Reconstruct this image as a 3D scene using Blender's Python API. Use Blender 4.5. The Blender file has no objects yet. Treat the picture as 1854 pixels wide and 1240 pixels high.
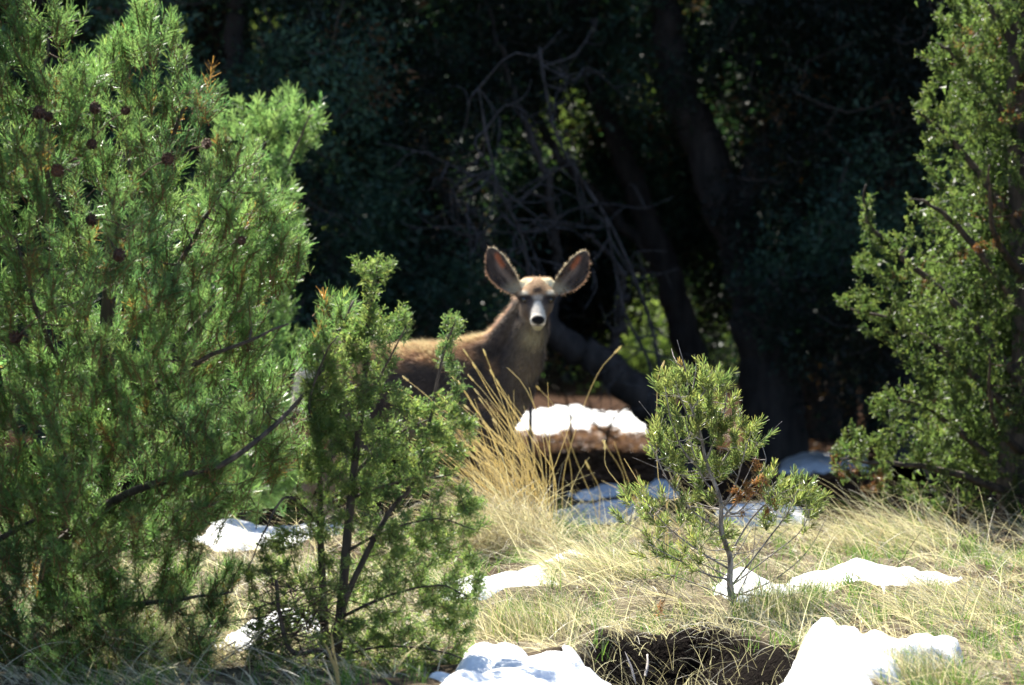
import bpy, math, random
import numpy as np
from mathutils import Vector, Matrix

# ---------------------------------------------------------------- camera, sky, sun, exposure
C = bpy.context.scene
W_PX, H_PX, F_PX, HZ, CAM_H = 1854.0, 1240.0, 10300.0, 292.0, 1.65
PITCH = math.atan((H_PX / 2 - HZ) / F_PX)
cam_d = bpy.data.cameras.new('camera')
cam = bpy.data.objects.new('camera', cam_d)
C.collection.objects.link(cam)
cam.location = (0, 0, CAM_H)
cam.rotation_euler = (math.radians(90) - PITCH, 0, 0)
cam_d.lens = 200
cam_d.sensor_width = 36
cam_d.clip_start = 0.1
cam_d.clip_end = 2000
cam_d.dof.use_dof = True
cam_d.dof.focus_distance = 20.6
cam_d.dof.aperture_fstop = 4.5
C.camera = cam

SUN_EL, SUN_AZ = math.radians(50), math.radians(-20)     # azimuth from +Y (away from the camera), negative = to the left
world = bpy.data.worlds.new('World')
C.world = world
world.use_nodes = True
wn = world.node_tree
bg = wn.nodes['Background']
sky = wn.nodes.new('ShaderNodeTexSky')
sky.sky_type = 'NISHITA'
sky.sun_disc = False
sky.sun_elevation = SUN_EL
sky.sun_rotation = SUN_AZ
sky.altitude = 1500
sky.ozone_density = 1.5
wn.links.new(sky.outputs[0], bg.inputs[0])
bg.inputs[1].default_value = 0.065
sun_d = bpy.data.lights.new('sun', 'SUN')
sun_d.energy = 5.0
sun_d.angle = math.radians(0.5)
sun_d.color = (1.0, 0.95, 0.85)
sun = bpy.data.objects.new('sun', sun_d)
C.collection.objects.link(sun)
SUN_DIR = Vector((math.sin(SUN_AZ) * math.cos(SUN_EL), math.cos(SUN_AZ) * math.cos(SUN_EL), math.sin(SUN_EL)))
sun.rotation_euler = SUN_DIR.to_track_quat('Z', 'Y').to_euler()
sun.location = SUN_DIR * 60
C.view_settings.view_transform = 'Standard'
C.view_settings.look = 'None'
C.view_settings.exposure = 1.75
C.view_settings.gamma = 1.0
C.view_settings.use_curve_mapping = False
C.cycles.max_bounces = 7
C.cycles.diffuse_bounces = 3
C.cycles.glossy_bounces = 2
C.cycles.transmission_bounces = 4
C.cycles.sample_clamp_indirect = 6.0
C.cycles.use_denoising = True

# ---------------------------------------------------------------- helpers
rng = np.random.default_rng(7)
CP, SP = math.cos(PITCH), math.sin(PITCH)

def at(px, py, Y):
    """the world point at distance Y that shows at pixel px, py of the photograph"""
    a = (px - W_PX / 2) / F_PX
    b = (H_PX / 2 - py) / F_PX
    dy = CP + b * SP
    dz = -SP + b * CP
    t = Y / dy
    return np.array([a * t, Y, CAM_H + dz * t])

def lerp(a, b, t): return a + (b - a) * t
def sst(e0, e1, x):
    t = np.clip((x - e0) / (e1 - e0), 0, 1)
    return t * t * (3 - 2 * t)

def _hash(ix, iy, seed):
    h = (ix.astype(np.int64) * 374761393 + iy.astype(np.int64) * 668265263 + seed * 974711) & 0xffffffff
    h = ((h ^ (h >> 13)) * 1274126177) & 0xffffffff
    return ((h ^ (h >> 16)) & 0xffff) / 65535.0

def vnoise(x, y, s=1.0, seed=0, octaves=3):
    """smooth value noise, about 0..1"""
    x = np.asarray(x, float) / s
    y = np.asarray(y, float) / s
    out, amp, tot = 0, 1.0, 0
    for o in range(octaves):
        ix, iy = np.floor(x), np.floor(y)
        fx, fy = x - ix, y - iy
        fx, fy = fx * fx * (3 - 2 * fx), fy * fy * (3 - 2 * fy)
        a = _hash(ix, iy, seed + o); b = _hash(ix + 1, iy, seed + o)
        c = _hash(ix, iy + 1, seed + o); d = _hash(ix + 1, iy + 1, seed + o)
        out = out + amp * ((a * (1 - fx) + b * fx) * (1 - fy) + (c * (1 - fx) + d * fx) * fy)
        tot += amp; amp *= 0.5; x = x * 2.03 + 17.1; y = y * 2.03 + 5.3
    return out / tot

def terrain(x, y):
    x = np.asarray(x, float); y = np.asarray(y, float)
    z = 0.05 * (vnoise(x, y, 0.8, 3) - 0.5) + 0.13 * (vnoise(x, y, 0.27, 9, 2) - 0.5) * sst(28, 24, y)
    z = z + 0.03 * np.exp(-((y - 24.6) / 0.7) ** 2) - 0.14 * sst(25.0, 26.2, y) * sst(46, 27, y)
    # the hollow in front of the small pine, its bank facing the camera
    hx = (x - 0.60) / 0.40; hy = (y - 18.5) / 1.30
    z = z - 0.19 * sst(1.15, 0.75, np.sqrt(hx * hx + hy * hy)) * sst(19.95, 19.82, y + 0.7 * (vnoise(x, y * .3, .12, 15, 2) - .5))
    # mound under the tussock beside the deer
    mx = (x - 0.0) / 0.26; my = (y - 24.0) / 0.35
    z = z + 0.07 * np.exp(-(mx * mx + my * my))
    # far: the ground climbs into a wooded slope
    z = z + sst(54, 90, y) * 26 + 0.4 * (vnoise(x, y, 9, 21) - 0.5) * sst(44, 60, y)
    r = np.sqrt(x * x + y * y)
    return z + 0.5 * (vnoise(x, y, 30, 31) - 0.5) * sst(60, 140, r)

def ground_at(px, py):
    d = at(px, py, 1.0) - np.array([0, 0, CAM_H])
    ts = np.linspace(14, 60, 4601)
    z = CAM_H + d[2] * ts
    g = terrain(d[0] * ts, ts)
    i = int(np.argmax(z <= g)) if (z <= g).any() else len(ts) - 1
    return np.array([d[0] * ts[i], ts[i], g[i]])

def poly_sd(poly, x, y):
    """signed distance to a polygon, negative inside"""
    P = np.asarray(poly, float); x = np.asarray(x, float); y = np.asarray(y, float)
    d = np.full(x.shape, 1e18); inside = np.zeros(x.shape, bool)
    n = len(P)
    for i in range(n):
        ax, ay = P[i]; bx, by = P[(i + 1) % n]
        ex, ey = bx - ax, by - ay
        wx, wy = x - ax, y - ay
        t = np.clip((wx * ex + wy * ey) / (ex * ex + ey * ey + 1e-12), 0, 1)
        d = np.minimum(d, (wx - ex * t) ** 2 + (wy - ey * t) ** 2)
        c = ((ay > y) != (by > y)) & (x < ex * (y - ay) / (ey if abs(ey) > 1e-12 else 1e-12) + ax)
        inside ^= c
    d = np.sqrt(d)
    return np.where(inside, -d, d)

class MB:
    """collects geometry and colours for ONE mesh"""
    def __init__(s): s.v, s.f, s.c, s.n = [], [], [], 0
    def add(s, V, F, col=(1, 1, 1)):
        V = np.asarray(V, np.float32).reshape(-1, 3)
        if len(V) == 0: return
        s.v.append(V)
        for f in (F if isinstance(F, list) else [F]): s.f.append(np.asarray(f, np.int64) + s.n)
        col = np.asarray(col, np.float32)
        s.c.append(np.broadcast_to(col, (len(V), 3)) if col.ndim == 1 else col)
        s.n += len(V)
    def mesh(s, name, mat, smooth=True, loc=(0, 0, 0)):
        me = bpy.data.meshes.new(name)
        V = np.concatenate(s.v) - np.asarray(loc, np.float32)
        me.vertices.add(len(V)); me.vertices.foreach_set('co', V.ravel().astype(np.float32))
        sizes = np.concatenate([np.full(len(f), f.shape[1]) for f in s.f])
        idx = np.concatenate([f.ravel() for f in s.f])
        me.loops.add(len(idx)); me.loops.foreach_set('vertex_index', idx.astype(np.int32))
        me.polygons.add(len(sizes))
        st = np.concatenate([[0], np.cumsum(sizes)[:-1]])
        me.polygons.foreach_set('loop_start', st.astype(np.int32))
        me.polygons.foreach_set('use_smooth', np.full(len(sizes), smooth))
        me.update(calc_edges=True)
        a = me.color_attributes.new('tint', 'FLOAT_COLOR', 'POINT')
        c = np.ones((len(V), 4), np.float32); c[:, :3] = np.concatenate(s.c)
        a.data.foreach_set('color', c.ravel())
        if mat: me.materials.append(mat)
        return me
    def build(s, name, mat, parent=None, smooth=True, kind=None, loc=None):
        base = (0, 0, 0) if loc is None else loc
        if parent is not None and loc is None: base = tuple(parent['_w'])
        o = bpy.data.objects.new(name, s.mesh(name, mat, smooth, base))
        C.collection.objects.link(o)
        o['_w'] = [float(v) for v in base]
        if parent is not None:
            o.parent = parent
            o.location = [a - b for a, b in zip(base, parent['_w'])]
        else: o.location = base
        if kind: o['kind'] = kind
        return o

def tag(o, label, cat, group=None):
    o['label'] = label; o['category'] = cat
    if group: o['group'] = group
    return o

def thing(name, label, cat, loc, group=None):
    o = bpy.data.objects.new(name, None)
    C.collection.objects.link(o)
    o.empty_display_size = 0.2
    o.location = [float(v) for v in loc]
    o['_w'] = [float(v) for v in loc]
    return tag(o, label, cat, group)

def copy_tree(o, loc, rz, sc, label=None, parent=None):
    c = o.copy(); C.collection.objects.link(c)
    if parent is None:
        c.location = loc; c.rotation_euler = (0, 0, rz); c.scale = (sc, sc, sc)
        if label: c['label'] = label
    else: c.parent = parent
    for ch in list(o.children): copy_tree(ch, None, 0, 1, None, c)
    return c

def catmull(pts, n):
    P = np.asarray(pts, float)
    if len(P) == 2: return P[0] + np.linspace(0, 1, n)[:, None] * (P[1] - P[0])
    P = np.vstack([2 * P[0] - P[1], P, 2 * P[-1] - P[-2]])
    t = np.linspace(0, len(P) - 3 - 1e-9, n)
    i = t.astype(int); u = (t - i)[:, None]
    p0, p1, p2, p3 = P[i], P[i + 1], P[i + 2], P[i + 3]
    return 0.5 * (2 * p1 + (p2 - p0) * u + (2 * p0 - 5 * p1 + 4 * p2 - p3) * u ** 2 + (3 * p1 - p0 - 3 * p2 + p3) * u ** 3)

def tubes(mb, P, R, sides=5, col=(.2, .15, .1), lump=0.0, cap=False):
    """P (n,k,3) centre lines, R (n,k) radii"""
    P = np.asarray(P, float); R = np.asarray(R, float)
    if P.ndim == 2: P, R = P[None], R[None]
    n, k, _ = P.shape
    T = np.gradient(P, axis=1)
    T /= np.linalg.norm(T, axis=2, keepdims=True) + 1e-9
    ref = np.where(np.abs(T[:, :1, 2:3]) > 0.8, np.array([1.0, 0.1, 0]), np.array([0, 0, 1.0]))
    ref = np.broadcast_to(ref, T.shape)
    A = np.cross(T, ref); A /= np.linalg.norm(A, axis=2, keepdims=True) + 1e-9
    B = np.cross(T, A)
    th = np.arange(sides) * 2 * math.pi / sides
    r = R[:, :, None] * (1 + lump * (rng.random((n, k, sides)) - 0.5))
    V = P[:, :, None] + r[..., None] * (np.cos(th)[:, None] * A[:, :, None] + np.sin(th)[:, None] * B[:, :, None])
    j = np.arange(sides); j2 = (j + 1) % sides
    q = np.stack([j, j2, j2 + sides, j + sides], 1)
    F = (q[None, None] + (np.arange(k - 1) * sides)[None, :, None, None] + (np.arange(n) * k * sides)[:, None, None, None]).reshape(-1, 4)
    faces = [F]
    if cap:
        top = np.array([(k - 1) * sides + j for j in range(sides)])
        faces.append(top[None] + (np.arange(n) * k * sides)[:, None])
    col = np.asarray(col, float)
    if col.ndim == 2: col = np.repeat(col, k * sides, axis=0)
    mb.add(V.reshape(-1, 3), faces, col)

def frames(D, roll=None):
    D = np.asarray(D, float); D = D / (np.linalg.norm(D, axis=1, keepdims=True) + 1e-9)
    ref = np.where(np.abs(D[:, 2:3]) > 0.9, np.array([1.0, 0, 0]), np.array([0, 0, 1.0]))
    X = np.cross(ref, D); X /= np.linalg.norm(X, axis=1, keepdims=True)
    Y = np.cross(D, X)
    if roll is not None:
        c, s = np.cos(roll)[:, None], np.sin(roll)[:, None]
        X, Y = X * c + Y * s, Y * c - X * s
    return np.stack([X, Y, D], 2)

def scatter(mb, T, F, pos, R, sc, col):
    """copies of a template (T verts, F faces); col (n,3) times template colours"""
    n, k = len(pos), len(T)
    if n == 0: return
    V = pos[:, None] + np.einsum('nij,kj->nki', R, T[:, :3]) * sc[:, None, None]
    FF = (F[None] + (np.arange(n) * k)[:, None, None]).reshape(-1, F.shape[1])
    c = col[:, None] * T[None, :, 3:6] if T.shape[1] > 3 else np.repeat(col[:, None], k, 1)
    mb.add(V.reshape(-1, 3), FF, c.reshape(-1, 3))

def unit(v): return v / (np.linalg.norm(v, axis=-1, keepdims=True) + 1e-9)

# ---------------------------------------------------------------- materials
def new_mat(name):
    m = bpy.data.materials.new(name); m.use_nodes = True
    nt = m.node_tree; nt.nodes.clear()
    out = nt.nodes.new('ShaderNodeOutputMaterial')
    return m, nt, out
def N(nt, t, **kw):
    n = nt.nodes.new(t)
    for k, v in kw.items(): setattr(n, k, v)
    return n

def leaf_mat(name, trans=0.45, rough=0.4, spec=0.5, tgain=(1.2, 1.5, 0.55)):
    """thin leaves: the tint attribute is the leaf's colour, with shade painted into the dark ones; light also passes through"""
    m, nt, out = new_mat(name)
    at_ = N(nt, 'ShaderNodeAttribute', attribute_name='tint')
    pr = N(nt, 'ShaderNodeBsdfPrincipled')
    pr.inputs['Roughness'].default_value = rough
    pr.inputs['Specular IOR Level'].default_value = spec
    nt.links.new(at_.outputs['Color'], pr.inputs['Base Color'])
    tr = N(nt, 'ShaderNodeBsdfTranslucent')
    mul = N(nt, 'ShaderNodeMix', data_type='RGBA', blend_type='MULTIPLY')
    mul.inputs[0].default_value = 1
    nt.links.new(at_.outputs['Color'], mul.inputs[6])
    mul.inputs[7].default_value = (*tgain, 1)
    nt.links.new(mul.outputs[2], tr.inputs['Color'])
    mx = N(nt, 'ShaderNodeMixShader'); mx.inputs[0].default_value = trans
    nt.links.new(pr.outputs[0], mx.inputs[1]); nt.links.new(tr.outputs[0], mx.inputs[2])
    nt.links.new(mx.outputs[0], out.inputs[0])
    return m

def bark_mat(name, dark, light, scale=30, rough=0.85):
    m, nt, out = new_mat(name)
    tc = N(nt, 'ShaderNodeTexCoord')
    mp = N(nt, 'ShaderNodeMapping'); mp.inputs['Scale'].default_value = (1, 1, 0.25)
    no = N(nt, 'ShaderNodeTexNoise'); no.inputs['Scale'].default_value = scale; no.inputs['Detail'].default_value = 6
    cr = N(nt, 'ShaderNodeValToRGB')
    cr.color_ramp.elements[0].color = (*dark, 1); cr.color_ramp.elements[1].color = (*light, 1)
    cr.color_ramp.elements[0].position = .35; cr.color_ramp.elements[1].position = .7
    pr = N(nt, 'ShaderNodeBsdfPrincipled'); pr.inputs['Roughness'].default_value = rough
    bu = N(nt, 'ShaderNodeBump'); bu.inputs['Strength'].default_value = 0.6; bu.inputs['Distance'].default_value = 0.01
    L = nt.links.new
    L(tc.outputs['Object'], mp.inputs[0]); L(mp.outputs[0], no.inputs['Vector']); L(no.outputs[0], cr.inputs[0])
    L(cr.outputs[0], pr.inputs['Base Color']); L(no.outputs[0], bu.inputs['Height']); L(bu.outputs[0], pr.inputs['Normal'])
    L(pr.outputs[0], out.inputs[0])
    return m

def tint_mat(name, rough=0.8, spec=0.3, bump=None, trans=0.0):
    m, nt, out = new_mat(name)
    a = N(nt, 'ShaderNodeAttribute', attribute_name='tint')
    pr = N(nt, 'ShaderNodeBsdfPrincipled'); pr.inputs['Roughness'].default_value = rough
    pr.inputs['Specular IOR Level'].default_value = spec
    nt.links.new(a.outputs['Color'], pr.inputs['Base Color'])
    if bump:
        tc = N(nt, 'ShaderNodeTexCoord'); no = N(nt, 'ShaderNodeTexNoise'); no.inputs['Scale'].default_value = bump[0]
        no.inputs['Detail'].default_value = 5
        bu = N(nt, 'ShaderNodeBump'); bu.inputs['Strength'].default_value = bump[1]; bu.inputs['Distance'].default_value = 0.01
        nt.links.new(tc.outputs['Object'], no.inputs['Vector']); nt.links.new(no.outputs[0], bu.inputs['Height'])
        nt.links.new(bu.outputs[0], pr.inputs['Normal'])
        # small colour variation of the surface itself
        mx = N(nt, 'ShaderNodeMix', data_type='RGBA', blend_type='MULTIPLY'); mx.inputs[0].default_value = 0.5
        cr = N(nt, 'ShaderNodeValToRGB'); cr.color_ramp.elements[0].color = (.45, .45, .45, 1); cr.color_ramp.elements[1].color = (1.4, 1.4, 1.4, 1)
        nt.links.new(no.outputs[0], cr.inputs[0]); nt.links.new(a.outputs['Color'], mx.inputs[6]); nt.links.new(cr.outputs[0], mx.inputs[7])
        nt.links.new(mx.outputs[2], pr.inputs['Base Color'])
    if trans:
        tr = N(nt, 'ShaderNodeBsdfTranslucent'); nt.links.new(a.outputs['Color'], tr.inputs[0])
        mx = N(nt, 'ShaderNodeMixShader'); mx.inputs[0].default_value = trans
        nt.links.new(pr.outputs[0], mx.inputs[1]); nt.links.new(tr.outputs[0], mx.inputs[2]); nt.links.new(mx.outputs[0], out.inputs[0])
    else: nt.links.new(pr.outputs[0], out.inputs[0])
    return m

M_NEEDLE = leaf_mat('pine_needles', 0.58, 0.38, 1.0, (2.15, 2.45, 1.9))
M_SCALE = leaf_mat('juniper_scales', 0.58, 0.45, 0.6, (2.3, 2.4, 1.7))
M_DARKLEAF = leaf_mat('shaded_juniper_scales', 0.35, 0.5, 0.4, (1.3, 1.5, 0.6))  # darker copy of the juniper scales, shade put into its tint
M_GRASS = leaf_mat('grass_blades', 0.42, 0.5, 0.35, (1.15, 1.15, 0.8))
M_BARK = bark_mat('pine_bark', (.035, .028, .022), (.13, .10, .08), 40)
M_GREYBARK = bark_mat('weathered_bark', (.10, .085, .075), (.34, .30, .27), 60)
M_JUNBARK = bark_mat('juniper_bark', (.03, .022, .017), (.11, .08, .06), 30)
M_CONE = bark_mat('cone_scales', (.035, .018, .010), (.13, .06, .03), 60)
# ---------------------------------------------------------------- ground
def ground_mat():
    m, nt, out = new_mat('soil_and_litter')
    L = nt.links.new
    tc = N(nt, 'ShaderNodeTexCoord')
    a = N(nt, 'ShaderNodeAttribute', attribute_name='tint')
    n1 = N(nt, 'ShaderNodeTexNoise'); n1.inputs['Scale'].default_value = 55; n1.inputs['Detail'].default_value = 8
    L(tc.outputs['Object'], n1.inputs['Vector'])
    cr = N(nt, 'ShaderNodeValToRGB')
    cr.color_ramp.elements[0].position = .3; cr.color_ramp.elements[0].color = (.35, .33, .30, 1)
    cr.color_ramp.elements[1].position = .72; cr.color_ramp.elements[1].color = (1.6, 1.55, 1.45, 1)
    L(n1.outputs[0], cr.inputs[0])
    mx = N(nt, 'ShaderNodeMix', data_type='RGBA', blend_type='MULTIPLY'); mx.inputs[0].default_value = 1
    L(a.outputs['Color'], mx.inputs[6]); L(cr.outputs[0], mx.inputs[7])
    pr = N(nt, 'ShaderNodeBsdfPrincipled'); pr.inputs['Roughness'].default_value = .95; pr.inputs['Specular IOR Level'].default_value = .02
    bu = N(nt, 'ShaderNodeBump'); bu.inputs['Strength'].default_value = 1; bu.inputs['Distance'].default_value = .02
    L(n1.outputs[0], bu.inputs['Height']); L(bu.outputs[0], pr.inputs['Normal'])
    L(mx.outputs[2], pr.inputs['Base Color']); L(pr.outputs[0], out.inputs[0])
    return m

def axis(fine_lo, fine_hi, step, lo, hi, g=1.22):
    a = list(np.arange(fine_lo, fine_hi, step))
    s, v = step, a[-1]
    up = []
    while v < hi: s *= g; v += s; up.append(v)
    s, v = step, a[0]
    dn = []
    while v > lo: s *= g; v -= s; dn.append(v)
    return np.array(dn[::-1] + a + up)

gx = axis(-2.6, 2.7, .035, -260, 260); gy = axis(17.2, 27.5, .055, -200, 330, 1.08)
X, Y = np.meshgrid(gx, gy)
Z = terrain(X, Y)
nx, ny = len(gx), len(gy)
q = (np.arange(ny - 1)[:, None] * nx + np.arange(nx - 1)[None]).ravel()
mb = MB()
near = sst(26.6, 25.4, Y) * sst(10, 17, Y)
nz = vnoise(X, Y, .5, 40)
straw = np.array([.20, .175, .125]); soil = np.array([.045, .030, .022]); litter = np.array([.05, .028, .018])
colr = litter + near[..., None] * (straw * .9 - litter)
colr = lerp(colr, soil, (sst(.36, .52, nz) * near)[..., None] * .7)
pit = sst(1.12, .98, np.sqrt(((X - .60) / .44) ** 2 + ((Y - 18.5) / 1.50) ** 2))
colr = lerp(colr, np.array([.007, .005, .0045]), pit[..., None])  # near-black: dark wet soil with the hollow's shade painted in
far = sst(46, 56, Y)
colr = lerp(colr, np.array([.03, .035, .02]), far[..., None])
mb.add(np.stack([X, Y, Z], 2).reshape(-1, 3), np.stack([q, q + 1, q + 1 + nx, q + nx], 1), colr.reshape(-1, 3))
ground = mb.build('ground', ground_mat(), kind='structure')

# ---------------------------------------------------------------- snow
def snow_mat():
    m, nt, out = new_mat('snow')
    L = nt.links.new
    tc = N(nt, 'ShaderNodeTexCoord')
    n1 = N(nt, 'ShaderNodeTexNoise'); n1.inputs['Scale'].default_value = 14; n1.inputs['Detail'].default_value = 6
    n2 = N(nt, 'ShaderNodeTexNoise'); n2.inputs['Scale'].default_value = 180; n2.inputs['Detail'].default_value = 3
    L(tc.outputs['Object'], n1.inputs['Vector']); L(tc.outputs['Object'], n2.inputs['Vector'])
    pr = N(nt, 'ShaderNodeBsdfPrincipled')
    pr.inputs['Base Color'].default_value = (.88, .90, .93, 1); pr.inputs['Roughness'].default_value = .55
    ad = N(nt, 'ShaderNodeMath', operation='ADD'); L(n1.outputs[0], ad.inputs[0])
    ml = N(nt, 'ShaderNodeMath', operation='MULTIPLY'); ml.inputs[1].default_value = .12; L(n2.outputs[0], ml.inputs[0]); L(ml.outputs[0], ad.inputs[1])
    bu = N(nt, 'ShaderNodeBump'); bu.inputs['Strength'].default_value = .7; bu.inputs['Distance'].default_value = .03
    L(ad.outputs[0], bu.inputs['Height']); L(bu.outputs[0], pr.inputs['Normal']); L(pr.outputs[0], out.inputs[0])
    return m
M_SNOW = snow_mat()
SNOW = []     # ground polygons, so that grass keeps off them

def snow_patch(pix, thick, label, res=.03, edge=.10, rough=.5, seed=1):
    G = np.array([ground_at(*p)[:2] for p in pix])
    SNOW.append(G)
    lo, hi = G.min(0) - .15, G.max(0) + .15
    xs = np.arange(lo[0], hi[0], res); ys = np.arange(lo[1], hi[1], res * 1.4)
    X, Y = np.meshgrid(xs, ys)
    k_ = (G[:, 1].mean() / 20) ** 2
    sd = poly_sd(G, X, Y) + (rough + .35) * .16 * k_ * (vnoise(X, Y * .45 / k_, .20, seed, 4) - .5) * 2
    h = thick * (1 - np.exp(-np.clip(-sd, 0, None) / edge * 1.6))
    h = h * (.3 + 1.4 * vnoise(X, Y, .13, seed + 5, 4)) + .012 * (vnoise(X, Y, .06, seed + 8, 2) - .5)
    Z = terrain(X, Y) + np.where(sd < 0, h, -np.clip(sd, 0, .3) * .6 - .015)
    nx = len(xs)
    iy, ix = np.nonzero((sd[:-1, :-1] < res * 2) | (sd[1:, 1:] < res * 2))
    q = iy * nx + ix
    used, inv = np.unique(np.stack([q, q + 1, q + 1 + nx, q + nx], 1), return_inverse=True)
    mb = MB()
    V = np.stack([X, Y, Z], 2).reshape(-1, 3)[used]
    mb.add(V, inv.reshape(-1, 4))
    c = G.mean(0)
    o = mb.build('snow_patch', M_SNOW, loc=(c[0], c[1], float(terrain(c[0], c[1]))))
    tag(o, label, 'snow patch', 'melting snow patches')

snow_patch([(1400, 1320), (1422, 1235), (1450, 1195), (1490, 1160), (1560, 1176), (1650, 1176), (1745, 1192), (1740, 1208), (1630, 1210), (1585, 1240), (1570, 1320)], .07, 'large thick white snow patch at the lower right, in front of the dry grass', res=.014, edge=.05, seed=11)
snow_patch([(1310, 1052), (1400, 1038), (1500, 1042), (1560, 1032), (1640, 1030), (1700, 1038), (1800, 1040), (1810, 1052), (1690, 1062), (1600, 1074), (1480, 1066), (1330, 1085)], .035, 'long white snow strip in the grass behind and right of the pine sapling', res=.02, edge=.05, seed=12)
snow_patch([(825, 1190), (900, 1184), (980, 1196), (1060, 1206), (1140, 1232), (1210, 1330), (760, 1330)], .035, 'white snow patch at the bottom edge, right of the middle juniper', res=.014, edge=.05, seed=13)
snow_patch([(800, 1062), (880, 1045), (960, 1026), (1050, 1005), (1048, 1022), (990, 1052), (940, 1082), (850, 1082)], .03, 'slanting white snow patch at the foot of the tall dry grass tussock', res=.02, edge=.05, seed=14)
snow_patch([(985, 938), (1060, 924), (1140, 920), (1185, 928), (1140, 946), (1020, 952)], .045, 'bluish snow patch behind the crest, between tussock and sapling', res=.03, rough=.5, seed=15)
snow_patch([(1372, 858), (1400, 830), (1430, 822), (1470, 820), (1520, 830), (1530, 854), (1440, 864)], .05, 'shaded blue snow patch on dark ground left of the right juniper', res=.04, edge=.12, rough=.7, seed=16)
snow_patch([(925, 778), (960, 752), (1000, 738), (1050, 734), (1100, 742), (1130, 736), (1190, 752), (1235, 772), (1215, 784), (1180, 776), (1150, 786), (1105, 772), (1070, 782), (1035, 776), (1000, 786), (965, 776)], .014, 'far sunlit snow patch under the leaning trunk right of the deer', res=.05, edge=.12, rough=.35, seed=17)
snow_patch([(330, 1195), (400, 1165), (470, 1130), (540, 1115), (610, 1120), (590, 1150), (500, 1160), (440, 1180)], .03, 'white snow patch seen through the lower branches of the left pinyon', res=.02, edge=.05, seed=18)
snow_patch([(270, 985), (350, 962), (520, 955), (620, 956), (600, 972), (420, 990)], .03, 'bluish snow patch behind the left pinyon and the middle juniper', res=.025, edge=.05, seed=19)
snow_patch([(1120, 895), (1170, 880), (1230, 882), (1210, 900)], .05, 'narrow blue snow patch in the shade left of the sapling', res=.03, edge=.08, rough=.5, seed=20)
snow_patch([(1325, 934), (1400, 922), (1480, 936), (1440, 950), (1350, 948)], .05, 'blue snow patch behind the crest, right of the sapling stem', res=.025, edge=.06, seed=21)
snow_patch([(1040, 893), (1090, 884), (1105, 893), (1060, 902)], .04, 'small blue snow scrap on dark ground right of the tussock stalks', res=.03, edge=.08, seed=22)
# ---------------------------------------------------------------- deer
DY = 24.9
def dp(px, py, dy=0.0): return at(px, py, DY + dy)
HO = dp(973, 537, -.22)
hf = unit(np.array([.01, -.89, -.455])); hr = unit(np.cross(np.array([0, 0, 1.0]), -hf)); hr = unit(np.array([hr[0], hr[1], hr[2]]))
if hr[0] < 0: hr = -hr
hu = unit(np.cross(hr, hf)); 
if hu[2] < 0: hu = -hu
HM = np.stack([hr, hf, hu], 0)
def to_head(P): return (P - HO) @ HM.T
def from_head(a, b, c): return HO + a * hr + b * hf + c * hu

def smin(a, b, k):
    h = np.clip(.5 + .5 * (b - a) / k, 0, 1)
    return b + (a - b) * h - k * h * (1 - h)
def cone(P, a, b, ra, rb, sc=None):
    a, b = np.asarray(a, float), np.asarray(b, float)
    if sc is not None: P, a, b = P * sc, a * sc, b * sc
    ab = b - a
    t = np.clip(((P - a) @ ab) / (ab @ ab), 0, 1)
    return np.linalg.norm(P - a - t[:, None] * ab, axis=1) - (ra + (rb - ra) * t)
def ell(P, c, r):
    r = np.asarray(r, float); q = (P - c)
    k0 = np.linalg.norm(q / r, axis=1); k1 = np.linalg.norm(q / (r * r), axis=1) + 1e-9
    return k0 * (k0 - 1) / k1

# ears: base, tip, and the direction the open side faces
EARS = []
for s, (bx, by), (tx, ty) in ((-1, (942, 531), (884, 447)), (1, (1001, 531), (1064, 454))):
    b = dp(bx, by, -.17); t = dp(tx, ty, -.15)
    face = unit(np.array([s * .30, -1.0, .02]))
    u = unit(t - b); n = unit(face - (face @ u) * u); w = np.cross(u, n)
    if w[0] * s < 0: w = -w           # w points to the outer edge
    EARS.append((b, u, w, n, float(np.linalg.norm(t - b)), s))
def ear_local(P, e):
    b, u, w, n, L, s = e
    q = P - b
    return (q @ u) / L, q @ w, q @ n, L
def ear_sd(P, e):
    t, w, n, L = ear_local(P, e)
    tt = np.clip(t, 0, 1)
    hw = .060 * np.interp(tt, [0, .12, .3, .5, .7, .85, .94, 1], [.40, .60, .88, 1.0, .93, .66, .40, .06])
    wc = -.001 + .016 * np.sin(tt * math.pi) * 1.0    # outer side bulges more
    ww = w - wc
    cup = (ww / hw) ** 2 * (.034 - .012 * tt) * sst(1.05, .6, t) + .010 * tt - .012
    d1 = np.abs(n - cup) - .0042
    d2 = np.abs(ww) - hw
    d3 = np.maximum(-t * L - .02, (t - 1) * L)
    d = np.maximum(np.maximum(d1 * .75, d2 * .9), d3)
    return d

NECK = [(dp(968, 560, -.13), .063), (dp(960, 603, -.10), .062), (dp(947, 650, -.05), .079), (dp(920, 700, .01), .104), (dp(884, 735, .05), .135)]
NT = [(dp(952, 552, -.06), .046), (dp(926, 596, .0), .054), (dp(888, 645, .06), .078)]
def leg(*p): return p
LEGS = [
    (dp(885, 760, -.06), .080, dp(890, 850, -.08), .052, dp(903, 925, -.09), .029, dp(899, 932, -.09), .024, dp(901, 990, -.08), .021, dp(907, 1012, -.10), .026),
    (dp(895, 760, .12), .075, dp(915, 850, .14), .048, dp(928, 925, .16), .028, dp(924, 932, .16), .024, dp(927, 990, .17), .020, dp(933, 1008, .15), .026),
    (dp(640, 720, .02), .135, dp(668, 815, -.02), .080, dp(592, 880, .00), .036, dp(590, 890, .0), .027, dp(606, 985, .0), .022, dp(614, 1008, -.02), .026),
    (dp(630, 725, .26), .130, dp(640, 815, .28), .075, dp(560, 878, .30), .034, dp(558, 888, .3), .026, dp(572, 980, .3), .021, dp(580, 1002, .28), .026)]

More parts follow.
